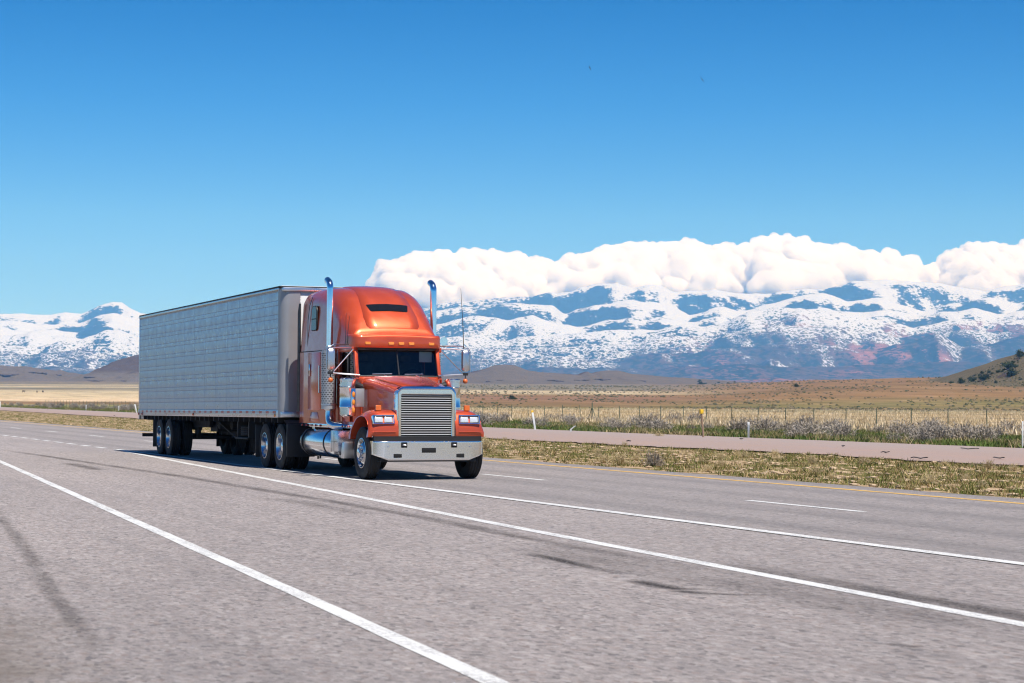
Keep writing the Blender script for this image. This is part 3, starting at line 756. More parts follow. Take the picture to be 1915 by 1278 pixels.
# ------------------------------------------------------------------ semi truck (local: +x forward, +y its left, origin under the front axle centre)
TX, TY = -38.8155, 13.33
truck = empty('semi_truck', (TX, TY, 0))
tag(truck, 'orange long nosed semi truck with chrome grille and twin exhaust stacks', 'truck')
def part(mb, name, mat, bevel=0, parent=truck, **k): return mb.build(name, mat, parent, bevel, **k)
def split(mb, name, mat, bevel=0, parent=truck, **k):
    """every connected piece of the builder becomes a part of its own"""
    n = len(mb.v); lab = list(range(n))
    def find(i):
        while lab[i] != i: lab[i] = lab[lab[i]]; i = lab[i]
        return i
    for f in mb.f:
        for i in f[1:]: lab[find(i)] = find(f[0])
    groups = {}
    for f in mb.f: groups.setdefault(find(f[0]), []).append(f)
    out = []
    for fs in groups.values():
        m = MB(); mp = {}
        for f in fs:
            for i in f:
                if i not in mp: mp[i] = len(m.v); m.v.append(mb.v[i])
            m.f.append(tuple(mp[i] for i in f))
        out.append(m.build(name, mat, parent, bevel, **k))
    return out
def both(fn):
    for s in (-1, 1): fn(s)

# wheels ---------------------------------------------------------------
def tyre_prof(r, w, rim=.29):
    h = w / 2; g = .012; p = [(rim, -h * .80), (rim + .03, -h * .92), (r * .74, -h * 1.0), (r * .86, -h * .98), (r * .95, -h * .90), (r - .006, -h * .80)]
    for k in (-.5, -.17, .17, .5):
        c = k * h * 1.25
        p += [(r, c - .018 - .004), (r - g, c - .012), (r - g, c + .012), (r, c + .018 + .004)]
    p += [(r - .006, h * .80), (r * .95, h * .90), (r * .86, h * .98), (r * .74, h), (rim + .03, h * .92), (rim, h * .80), (rim - .02, 0), (rim, -h * .80)]
    return p
tyre_steer = MB().lathe(tyre_prof(.52, .285), n=56).mesh('wheel')
def dual_mb():
    m = MB()
    for c in (-.165, .165): m.lathe([(r, h + c) for r, h in tyre_prof(.508, .27)], n=52)
    return m
tyre_dual = dual_mb().mesh('wheel')
# outer face of a wheel points to -y in the mesh; the left side is turned by pi
def rim_steer_mb():
    m = MB()
    m.lathe([(.295, -.125), (.30, -.135), (.285, -.138), (.275, -.11), (.262, -.075), (.255, -.07), (.20, -.115), (.165, -.135), (.13, -.138), (.115, -.145), (.02, -.145)], n=48, cap1=True)
    return m
def rim_dual_mb():
    m = MB()
    m.lathe([(.292, -.285), (.298, -.296), (.283, -.298), (.272, -.27), (.262, -.20), (.25, -.14), (.225, -.115), (.16, -.10), (.13, -.11), (.12, -.14), (.02, -.15)], n=44, cap1=True)
    return m
rim_s = rim_steer_mb().mesh('rim', angle=30); rim_d = rim_dual_mb().mesh('rim', angle=30)
hole_mb = MB()
for k in range(10):
    q = 2 * math.pi * (k + .5) / 10; hole_mb.lathe([(.026, -.0995), (.026, -.108 + .0)], (.222 * math.cos(q), 0, .222 * math.sin(q)), n=12, cap0=True, cap1=True)
hole_me = hole_mb.mesh('hand_holes')
nut_mb = MB()
for k in range(10):
    q = 2 * math.pi * k / 10; nut_mb.lathe([(.016, -.12), (.016, -.17), (.009, -.178)], (.143 * math.cos(q), 0, .143 * math.sin(q)), n=8, cap1=True)
nut_mb.lathe([(.095, -.14), (.095, -.19), (.08, -.205), (.05, -.21), (.01, -.212)], n=20, cap1=True)
nut_me = nut_mb.mesh('hub')
dhub = MB().lathe([(.115, -.12), (.112, -.235), (.09, -.25), (.01, -.252)], n=24, cap1=True)
for k in range(10):
    q = 2 * math.pi * k / 10; dhub.lathe([(.016, -.10), (.016, -.14)], (.145 * math.cos(q), 0, .145 * math.sin(q)), n=8, cap1=True)
dhub_me = dhub.mesh('hub')
def wheel(parent, x, y, z, kind, side):
    rz = 0 if side < 0 else math.pi
    w = link('wheel', tyre_steer if kind == 's' else tyre_dual, 'rubber', parent, (x, y, z), (0, random.uniform(0, 6), rz))
    link('rim', rim_s if kind == 's' else rim_d, 'rim', w)
    link('hub', nut_me if kind == 's' else dhub_me, 'alu', w)
    if kind == 's': link('hand_holes', hole_me, 'gap', w)
    return w
for s in (-1, 1): wheel(truck, 0, s * 1.06, .52, 's', s)
for s in (-1, 1):
    for x in (-6.07, -7.39): wheel(truck, x, s * .93, .508, 'd', s)

# chassis ---------------------------------------------------------------
fr = MB()
for s in (-1, 1): fr.box(-8.1, .25, s * .43 - .04, s * .43 + .04, .72, .98)
for x in (-7.9, -6.7, -5.0, -3.6, -2.2, -.9): fr.box(x - .06, x + .06, -.39, .39, .76, .94)
split(fr, 'frame_rail', 'frame')
ax = MB(); ax.tube([(0, -1.0, .50), (0, -.5, .44), (0, .5, .44), (0, 1.0, .50)], .07, 8)
for x in (-6.07, -7.39): ax.tube([(x, -1.0, .51), (x, 1.0, .51)], .11, 10); ax.lathe([(.02, -.2), (.22, -.1), (.22, .1), (.02, .2)], (x, 0, .51), 'y', 14)
for s in (-1, 1):
    ax.box(-7.6, -5.9, s * .55 - .05, s * .55 + .05, .55, .70); ax.box(-.65, .65, s * .45 - .04, s * .45 + .04, .55, .64)
split(ax, 'axle', 'frame', .01)
en = MB(); en.box(-2.4, .1, -.36, .36, .45, 1.0); en.box(-1.2, .35, -.5, .5, .78, .95); en.box(-5.5, -2.6, -.30, .30, .5, .75)
split(en, 'engine_block', 'frame', .03)
fifth = MB(); fifth.prism([(-.55, -.45), (.5, -.42), (.5, .42), (-.55, .45)], 1.04, 1.14, 'z')
part(fifth, 'fifth_wheel', 'frame', .02, loc=(-6.68, 0, 0))
for s in (-1, 1):
    fl = MB(); fl.box(-5.38, -5.33, s * .93 - .32, s * .93 + .32, .30, 1.02); part(fl, 'mud_flap', 'black', .008)
    fd = MB(); ring = []
    arc = [(-5.40 + 0 * k, .62 + .0 * k) for k in range(1)]
    pts = [(-5.42, .55), (-5.40, .85), (-5.45, 1.02), (-5.62, 1.09)]
    pts2 = [(a - .02, b + .02) for a, b in pts]
    fd.prism(pts + pts2[::-1], s * .93 - .31, s * .93 + .31, 'y'); part(fd, 'quarter_fender', 'black')
    rf = MB(); rf.box(-8.22, -8.19, s * .93 - .3, s * .93 + .3, .22, .98); part(rf, 'mud_flap', 'black', .006)

# front bumper: chromed, bottom corners cut away, ends wrapped back ----------
def bumper():
    m = MB(); rings = []
    ys = [-1.15, -1.14, -1.11, -1.04, -.84, -.60, -.3, 0, .3, .6, .84, 1.04, 1.11, 1.14, 1.15]
    for y in ys:
        a = abs(y); xf = .66 - .03 * (a / 1.2) ** 2
        if a > 1.02: xf -= .10 * ((a - 1.02) / .13) ** 2
        if a > 1.145: xf -= .02
        zb = .385 if a <= .84 else .385 + .115 * (a - .84) / .31
        zt = .768
        m_ = [(xf - .012, y, zb), (xf - .002, y, zb + .008), (xf, y, zb + .02), (xf, y, zb + .03), (xf, y, zt - .03), (xf, y, zt - .02), (xf - .002, y, zt - .008), (xf - .012, y, zt), (xf - .05, y, zt), (xf - .05, y, zb)]
        rings.append(m_)
    m.loft(rings)
    for s in (-1, 1):
        m.loft([[(x, s * yy, zb), (x, s * yy, .768), (x, s * (yy - .03), .768), (x, s * (yy - .03), zb)] for x, yy, zb in ((.56, 1.152, .50), (.50, 1.162, .50), (.22, 1.165, .53))])
    return m
bump_o = part(bumper(), 'bumper', 'bumper', 0, angle=50)
def cut(y0, y1, z0, z1, x=.655, parent=bump_o, name='bumper_opening'):
    m = MB(); m.box(x - .05, x + .012, y0, y1, z0, z1); return part(m, name, 'gap', .012, parent)
cut(-.16, .14, .535, .635, name='plate_recess'); cut(-.74, -.56, .435, .52, .643); cut(.56, .74, .435, .52, .643)
for s in (-1, 1):
    cut(s * .52 - .065, s * .52 + .065, .635, .745, .652, name='tow_opening')
    tp = MB(); tp.tube([(.62, s * .52 - .05, .69), (.685, s * .52 - .02, .685), (.685, s * .52 + .02, .685), (.62, s * .52 + .05, .69)], .014, 8); part(tp, 'tow_pin', 'brushed', 0, bump_o)
bl = MB()
for y in (-.40, -.31, .31, .40, -.85, .85): bl.lathe([(.012, .655), (.012, .672), (.004, .676)], (0, y, .755 if abs(y) < .5 else .66), 'x', 8, False, True)
part(bl, 'bumper_bolts', 'brushed', 0, bump_o)
ug = MB(); ug.box(.1, .6, -1.0, 1.0, .36, .42); ug.box(.42, .58, -1.12, 1.12, .74, .86); split(ug, 'underguard_gap_strip', 'frame')  # upper black strip stands in for the shaded gap above the bumper

# hood, grille -----------------------------------------------------------
def sect(x, w, zb, zt, r, crown=.03, n=6, wt=None):
    """section of the body in the y-z plane, from the left foot over the top to the right foot"""
    wt = w if wt is None else wt
    p = [(x, w, zb), (x, w + (wt - w) * .5, (zb + zt - r) / 2), (x, wt, zt - r)]
    for k in range(1, n + 1):
        q = math.pi / 2 * k / n; p.append((x, wt - r + r * math.cos(q), zt - r + r * math.sin(q)))
    for t in (.66, .33): p.append((x, (wt - r) * t, zt + crown * (1 - t * t)))
    top = [(x, 0, zt + crown)]
    return p + top + [(x, -a[1], a[2]) for a in reversed(p)]
hood = MB()
hood.loft([sect(*a) for a in [(.40, .615, .86, 1.80, .15, .03), (.30, .625, .86, 1.815, .13, .03), (-.2, .665, .86, 1.875, .12, .035), (-.8, .74, .86, 1.955, .12, .04), (-1.12, .80, .86, 2.005, .12, .04), (-1.20, .82, .86, 2.00, .12, .04)]])
hood_o = part(hood, 'hood', 'paint', 0, angle=40)
hc = MB(); hc.loft([[(x, y, z + dz) for y, dz in ((-w, -.004), (-w + .03, .016), (0, .03), (w - .03, .016), (w, -.004))] for x, w, z in ((.33, .40, 1.833), (-.2, .46, 1.898), (-.8, .55, 1.985), (-1.14, .60, 2.035))], closed=False, cap0=False, cap1=False)
part(hc, 'hood_crease_panel', 'paint', 0, hood_o, angle=60)
# cowl between hood and cab
cw = MB(); cw.loft([sect(*a) for a in [(-1.18, .83, 1.05, 2.02, .10, .02), (-1.30, .90, 1.05, 2.06, .06, .02), (-1.40, .94, 1.05, 2.06, .04, .01)]]); part(cw, 'cowl', 'paint', .0)
def rr_rect(y0, y1, z0, z1, rt, rb, crown=0, n=6):
    p = []
    for cy_, cz, r, a0 in ((y1 - rt, z1 - rt, rt, 0), (y0 + rt, z1 - rt, rt, 90), (y0 + rb, z0 + rb, rb, 180), (y1 - rb, z0 + rb, rb, 270)):
        for k in range(n + 1):
            q = R(a0 + 90 * k / n); y = cy_ + r * math.cos(q); z = cz + r * math.sin(q)
            if crown and z > z1 - rt: z += crown * (1 - (2 * (y - (y0 + y1) / 2) / (y1 - y0)) ** 2)
            p.append((y, z))
    return p
def ring_frame(outer, inner, steps):
    m = MB(); rings = []
    for t, x in steps: rings.append([(x, o[0] + (i[0] - o[0]) * t, o[1] + (i[1] - o[1]) * t) for o, i in zip(outer, inner)])
    m.loft(rings, False, False); return m
go = rr_rect(-.625, .625, .785, 1.825, .15, .02, .045); gi = rr_rect(-.525, .525, .865, 1.685, .012, .012, 0)
gs = part(ring_frame(go, gi, [(0, .30), (0, .455), (.03, .475), (.22, .485), (.30, .470), (.42, .490), (.9, .490), (1, .480), (1, .40)]), 'grille_surround', 'chrome', 0, angle=28)
gb = MB(); gb.box(.404, .416, -.56, .56, .84, 1.74); part(gb, 'radiator', 'gap', 0, gs)
nsl = 18
sl_mb = MB(); sl_mb.loft([[(.020, y, -.0065), (.026, y, -.0045), (.014, y, .0065), (.006, y, .008), (-.002, y, .008), (-.002, y, -.0065)] for y in (-.53, .53)])
sl_me = sl_mb.mesh('grille_slat')
for k in range(nsl):
    z = .872 + (k + .5) * (1.68 - .872) / nsl
    link('grille_slat', sl_me, 'slat', gs, (.445, 0, z))

# front fenders with headlights ------------------------------------------
def fender(s):
    outer = [(.52, .83), (.545, .95), (.50, 1.10), (.455, 1.27), (.37, 1.335), (.2, 1.375), (0, 1.385), (-.2, 1.365), (-.4, 1.30), (-.55, 1.20), (-.66, 1.07), (-.73, .92), (-.76, .78)]
    inner = [(.36, .83), (.40, .92), (.42, 1.0), (.40, 1.08), (.34, 1.16), (.2, 1.225), (0, 1.25), (-.2, 1.235), (-.38, 1.18), (-.52, 1.09), (-.62, .98), (-.685, .88), (-.71, .78)]
    m = MB(); rings = []
    for y, dz, dx, lim in ((.60, 0, 0, 0), (.80, .0, 0, 0), (.98, -.010, -.004, 0), (1.06, -.03, -.01, 0), (1.11, -.065, -.02, 0), (1.15, -.12, -.035, 0), (1.18, -.19, -.05, .0)):
        ring = []
        for (a, b), (c, d) in zip(outer, inner):
            k = sstep(.85, 1.30, np.array(b)); z = max(b + dz * float(k), d + .012); xx = a + dx
            ring.append((xx, s * (y + .035 * (1 - float(k)) * (y - .6) / .58), z))
        for (c, d) in reversed(inner): ring.append((c, s * (y + .03 * (y - .6) / .58 * (1 if d < 1 else .4)), d))
        rings.append(ring)
    m.loft(rings)
    f = part(m, 'fender', 'paint', 0, angle=48)
    # headlight pod: bezel, lamps
    sx_ = .470
    bz = ring_frame(rr_rect(-.225, .225, -.095, .095, .02, .02), rr_rect(-.195, .195, -.068, .068, .012, .012), [(0, -.06), (0, .020), (.25, .034), (.8, .034), (1, .022), (1, -.03)])
    rot = (0, -.22, s * -.02)
    b = part(bz, 'headlight_bezel', 'chrome', 0, f, loc=(sx_ + .012, s * .895, 1.185), rot=rot)
    bk = MB(); bk.box(-.05, -.012, -.2, .2, -.075, .075); part(bk, 'headlight_housing', 'gap', 0, f, loc=(sx_ + .012, s * .895, 1.185), rot=rot)
    for o in (-.1, .1):
        h = MB(); h.loft([[(.0 + dx, (y + o), z) for y, z in rr_rect(-.085 * k, .085 * k, -.06 * k, .06 * k, .012, .012, 0, 3)] for dx, k in ((-.03, 1), (.004, 1), (.014, .9), (.020, .6), (.022, .2))], False, True)
        part(h, 'headlight', 'lens', 0, f, loc=(sx_ + .012, s * .895, 1.185), rot=rot)
    # amber turn signal standing on the fender
    t = MB(); t.loft([[(x, y, z) for x, y in ((-.03, -.052), (.035, -.058), (.035, .058), (-.03, .052))] for z in (1.375, 1.385, 1.475, 1.485)])
    part(t, 'turn_signal', 'orange_lens', .012, f, loc=(.24, s * .93, -.015))
    # brow line under the lights
    ed = MB(); ed.tube([(.548, s * .66, .945), (.548, s * .9, .945), (.542, s * 1.16, .945)], .008, 6); part(ed, 'fender_moulding', 'paint', 0, f)
    rv = MB()
    for k in range(7): rv.lathe([(.009, .0), (.009, .012), (.002, .016)], (.518, s * (.68 + k * .075), .85), 'x', 6, False, True)
    part(rv, 'fender_bolts', 'brushed', 0, f)
    wl_ = MB(); wl_.box(-.75, .40, s * .56 - .01, s * .56 + .01, .6, 1.25); part(wl_, 'wheel_well', 'gap', 0, f)
    return f
both(fender)

# cab and sleeper ----------------------------------------------------------
cab_lo = MB()
for s in (-1, 1):
    pass
cab_lo.loft([sect(x, w, 1.05, 2.03, .02, 0) for x, w in ((-1.40, .94), (-1.7, .965), (-2.2, .985), (-2.56, .995))])
cab = part(cab_lo, 'cab', 'paint', 0, angle=40)
pil = MB()
for s in (-1, 1):
    # A pillar, slanted
    pil.loft([[(x + .035, s * (y), z), (x - .05, s * (y + .015), z), (x - .05, s * (y - .07), z), (x + .03, s * (y - .075), z)] for x, y, z in ((-1.27, .925, 1.99), (-1.36, .925, 2.3), (-1.455, .915, 2.68))])
split(pil, 'windscreen_pillar', 'paint', .012, cab)
for s in (-1, 1):
    b = MB(); b.box(-2.56, -2.34, s * .955 - .03, s * .955 + .03, 2.02, 2.66); part(b, 'door_pillar', 'paint', .01, cab)
    t = MB(); t.box(-2.36, -1.40, s * .945 - .03, s * .945 + .03, 2.56, 2.66); part(t, 'door_header', 'paint', .01, cab)
    d = MB(); d.prism([(-2.30, 1.12), (-1.46, 1.12), (-1.42, 1.4), (-1.42, 2.01), (-2.30, 2.01)], s * .985, s * .998, 'y'); dd = part(d, 'door', 'paint', .006, cab)
    hnd = MB(); hnd.box(-2.22, -2.08, s * 1.0, s * 1.02, 1.86, 1.90); part(hnd, 'door_handle', 'chrome', .006, dd)
    wn_ = MB(); wn_.prism([(-2.34, 2.02), (-1.36, 2.02), (-1.46, 2.57), (-2.34, 2.57)], s * .936, s * .942, 'y'); part(wn_, 'side_window', 'dglass', 0, cab)
    vb = MB(); vb.box(-1.70, -1.67, s * .95 - .012, s * .95 + .012, 2.02, 2.57); part(vb, 'vent_window_bar', 'black', 0, cab)
# windscreen: two panes, rubber seal, centre bar
def ws(t, y):   # t 0 bottom 1 top
    return (-1.245 - .20 * t - .045 * (y / .88) ** 2, y, 2.055 + .565 * t)
for y0, y1 in ((-.85, -.012), (.012, .85)):
    g = MB(); n = 8
    g.loft([[ws(t, y0 + (y1 - y0) * k / n) for k in range(n + 1)] for t in (0, .5, 1)], False, False, closed=False); part(g, 'windscreen_pane', 'glass', 0, cab)
sl = MB()
path = [ws(0, -.86), ws(0, -.4), ws(0, 0), ws(0, .4), ws(0, .86), ws(.5, .865), ws(1, .86), ws(1, .4), ws(1, 0), ws(1, -.4), ws(1, -.86), ws(.5, -.865), ws(0, -.86)]
sl.tube([(p[0] + .004, p[1], p[2]) for p in path], .022, 8); sl.tube([(ws(0, 0)[0] + .005, 0, 2.05), (ws(1, 0)[0] + .005, 0, 2.62)], .014, 8)
part(sl, 'windscreen_seal', 'black', 0, cab)
fs = MB(); fs.loft([[(-1.235 - .05 * (y / .9) ** 2 + dx, y, z) for y in np.linspace(-.93, .93, 13)] for dx, z in ((-.02, 2.0), (.035, 2.0), (.02, 2.045), (-.03, 2.05))], False, False, closed=False); part(fs, 'scuttle', 'paint', 0, cab, angle=60)
for y0, y1 in ((-.52, -.16), (.18, .52)):
    wp = MB(); px = ws(.03, y0)[0] + .03
    wp.tube([(px + .02, y0 + .30, 2.035), (px + .012, (y0 + y1) / 2, 2.085)], .009, 6); wp.tube([(ws(.07, y0)[0] + .022, y0 - .06, 2.10), (ws(.07, y1)[0] + .022, y1, 2.11)], .009, 6)
    split(wp, 'wiper', 'brushed', 0, cab)
# interior
it = MB(); it.box(-2.52, -2.50, -.93, .93, 1.3, 2.64); it.box(-2.5, -1.45, -.90, .90, 2.60, 2.64); split(it, 'cab_lining', 'cloth', 0, cab)
ds = MB(); ds.loft([[(-1.36, y, 2.03), (-1.55, y, 2.075), (-1.72, y, 2.07), (-1.75, y, 1.9), (-1.40, y, 1.9)] for y in (-.88, .88)]); part(ds, 'dashboard', 'black', .02, cab)
for y in (-.48, .48):
    se = MB(); se.box(-2.36, -2.24, y - .24, y + .24, 1.75, 2.36); se.box(-2.34, -2.25, y - .13, y + .13, 2.37, 2.52); part(se, 'seat', 'cloth', .04, cab)
stw = MB(); stw.tube([Vector((-1.86 + .10 * math.cos(q), .48 + .22 * math.sin(q), 2.06 + .14 * math.cos(q))) for q in np.linspace(0, 2 * math.pi, 25)], .014, 8, False); part(stw, 'steering_wheel', 'black', 0, cab)
sv = MB(); sv.box(-1.53, -1.51, .52, .80, 2.36, 2.58); part(sv, 'sun_blind', 'mat_white', .01, cab)

# sleeper lower body
slp = MB(); slp.loft([sect(x, w, 1.06, 2.62, .02, 0) for x, w in ((-2.55, 1.035), (-2.62, 1.06), (-3.2, 1.07), (-4.6, 1.07), (-5.0, 1.06), (-5.05, 1.03))])
slp_o = part(slp, 'sleeper', 'paint', 0, angle=40)
for s in (-1, 1):
    d = MB(); d.prism([(-4.30, 1.35), (-3.35, 1.35), (-3.35, 2.585), (-4.30, 2.585)], s * 1.068, s * 1.078, 'y'); dp = part(d, 'luggage_door', 'paint', .006, slp_o)
    h = MB(); h.box(-4.18, -4.13, s * 1.078, s * 1.098, 2.08, 2.34); part(h, 'door_handle', 'chrome', .008, dp)
    d = MB(); d.prism([(-4.20, 1.10), (-3.40, 1.10), (-3.55, 1.30), (-4.05, 1.30)], s * 1.068, s * 1.076, 'y'); part(d, 'access_panel', 'paint', .005, slp_o)
    r_ = MB()
    for k in range(26): r_.lathe([(.007, 0), (.004, .006)], (-4.89, 0, 1.15 + k * .1), 'y', 6, False, True)
# roof cap: continuous from the rear of the sleeper over the cab to the visor lip
rc = MB()
RC = [(-5.07, 1.00, 2.62, 3.82, .22, .02), (-5.05, 1.04, 2.62, 3.88, .26, .02), (-4.90, 1.06, 2.62, 3.95, .30, .02), (-4.3, 1.07, 2.62, 3.98, .34, .02), (-3.6, 1.07, 2.62, 3.98, .38, .02), (-3.1, 1.065, 2.62, 3.94, .42, .02),
      (-2.75, 1.06, 2.62, 3.86, .45, .025), (-2.45, 1.05, 2.62, 3.72, .46, .03), (-2.2, 1.035, 2.62, 3.55, .46, .03), (-2.0, 1.02, 2.62, 3.40, .44, .035), (-1.8, 1.00, 2.62, 3.22, .38, .035), (-1.65, .985, 2.62, 3.06, .30, .035), (-1.55, .975, 2.62, 2.95, .22, .035)]
rc.loft([sect(x, w, zb, zt, r, c, 9, wt=w - (zt - 2.62) * .05) for x, w, zb, zt, r, c in RC])
cap = part(rc, 'roof_cap', 'paint', 0, angle=60)
ws_ = [(-1.80, .985, 2.655, 2.93, .05), (-1.62, .985, 2.65, 2.925, .06), (-1.46, .965, 2.645, 2.915, .06), (-1.37, .92, 2.645, 2.90, .06), (-1.325, .85, 2.65, 2.885, .06), (-1.31, .75, 2.67, 2.86, .06)]
vz = MB(); vz.loft([sect(x, w, zb, zt, r, .025, 6) for x, w, zb, zt, r in ws_])
vis = part(vz, 'visor', 'paint', 0, angle=50)
ul = MB(); ul.box(-1.75, -1.36, -.86, .86, 2.628, 2.652); part(ul, 'visor_underside', 'black', 0, vis)
mk = MB(); mk.loft([[(x, y, z) for y, z in rr_rect(-.06 * k, .06 * k, -.028 * k, .028 * k, .012, .012, 0, 3)] for x, k in ((-.03, 1), (.018, 1), (.028, .85))], False, True)
mk_me = mk.mesh('marker_light')
for y in (-.66, -.16, .06, .28, .72):
    x = -1.325 if abs(y) < .5 else -1.335
    link('marker_light', mk_me, 'amber', vis, (x + .012, y, 2.735))
# raised centre panel on the fairing with the dark skylight
def cap_z(x):
    xs = [a[0] for a in RC]; return float(np.interp(x, xs, [a[3] + a[5] for a in RC]))
cp = MB(); rings = []
for x, w in ((-1.62, .56), (-1.68, .60), (-1.85, .61), (-2.1, .58), (-2.4, .55), (-2.75, .52), (-3.1, .50), (-3.6, .49), (-4.2, .49), (-4.6, .48)):
    z = cap_z(x); lift = .028 if x < -1.64 else .0
    sl_ = (cap_z(x + .02) - cap_z(x - .02)) / .04; nrm = Vector((-sl_, 0, 1)).normalized()
    ring = []
    for t, l in ((-1.0, -.05), (-.93, lift), (-.6, lift + .008), (0, lift + .012), (.6, lift + .008), (.93, lift), (1.0, -.05)):
        y = w * t; zz = z - .03 * t * t * .7
        ring.append(tuple(Vector((x, y, zz)) + nrm * l))
    rings.append(ring)
cp.loft(rings, False, False, closed=False); part(cp, 'fairing_panel', 'paint', 0, cap, angle=70)
sk = MB(); a = []
for x, w in ((-1.965, .38), (-1.985, .41), (-2.13, .455), (-2.16, .44)):
    z = cap_z(x); sl_ = (cap_z(x + .02) - cap_z(x - .02)) / .04; nrm = Vector((-sl_, 0, 1)).normalized()
    a.append([tuple(Vector((x, w * t, z - .02 * t * t)) + nrm * (.046 - .004 * abs(t))) for t in (-1, -.6, 0, .6, 1)])
sk.loft(a, False, False, closed=False); part(sk, 'skylight', 'dark_pane', 0, cap, angle=70)
for s in (-1, 1):
    # side bunk window in two panes with its rubber frame, following the cap side
    pts = rr_rect(-4.12, -3.72, 3.06, 3.60, .14, .05, 0, 5)
    yy = lambda z: (1.07 - (z - 2.62) * .022)
    f = MB(); f.loft([[(x, s * (yy(z) - .02), z) for x, z in pts], [(x, s * (yy(z) + .004), z) for x, z in pts]]); fo_ = part(f, 'bunk_window_frame', 'black', 0, cap)
    for z0, z1 in ((3.075, 3.30), (3.325, 3.585)):
        g = MB(); q = [(x, min(max(z, z0), z1)) for x, z in rr_rect(-4.10, -3.74, 3.075, 3.585, .13, .04, 0, 5)]
        g.loft([[(x, s * (yy(z) + .003), z) for x, z in q], [(x, s * (yy(z) + .008), z) for x, z in q]]); part(g, 'window_pane', 'dglass', 0, fo_)
    e = MB(); e.tube([(-4.42, s * 1.055, 2.60), (-4.42, s * 1.05, 3.3), (-4.36, s * 1.03, 3.62), (-4.28, s * .99, 3.80)], .008, 6); part(e, 'cap_seam', 'gap', 0, cap)
    e = MB(); e.tube([(-5.02, s * 1.072, 2.618), (-2.6, s * 1.066, 2.618)], .007, 6); part(e, 'cap_seam', 'gap', 0, cap)
    e = MB(); e.tube([(-4.72, s * (1.0), 3.30), (-4.70, s * .99, 3.75)], .03, 6)
sf = MB()
for s in (-1, 1): sf.prism([(-5.25, 1.3), (-5.05, 1.3), (-5.05, 3.70), (-5.15, 3.70), (-5.25, 3.5)], s * 1.03, s * 1.055, 'y')
split(sf, 'side_extender', 'black', .006, cap)
hrn = MB(); hrn.lathe([(.03, -1.75), (.04, -1.55), (.09, -1.42)], (0, 1.03, 2.80), 'x', 14, True, True); part(hrn, 'cab_lamp', 'chrome', 0, vis)

# skirt strip with small round lamps
for s in (-1, 1):
    k = MB(); k.box(-5.02, -2.62, s * 1.055 - .012, s * 1.055 + .02, .985, 1.062); k.box(-2.15, -.80, s * .985 - .012, s * .985 + .02, .985, 1.062)
    ko = split(k, 'lamp_strip', 'chrome', .004)[0]
    lm = MB()
    for x in (-4.7, -4.35, -4.0, -3.65, -3.3): lm.lathe([(.026, .0), (.024, .02), (.006, .028)], (x, s * 1.075 if s > 0 else -1.075, 1.022), 'y', 12, True, True) if s > 0 else lm.lathe([(.026, .0), (.024, -.02), (.006, -.028)], (x, -1.075, 1.022), 'y', 12, True, True)
    for x in (-1.9, -1.5): lm.lathe([(.026, 0), (.024, s * .02), (.006, s * .028)], (x, s * 1.005, 1.022), 'y', 12, True, True)
    split(lm, 'strip_lamp', 'red_lens', 0, ko)
cs = MB()
for s in (-1, 1): cs.box(-2.56, -.74, s * .955 - .02, s * .955 + .02, .99, 1.12)
split(cs, 'cab_sill', 'paint', .006)

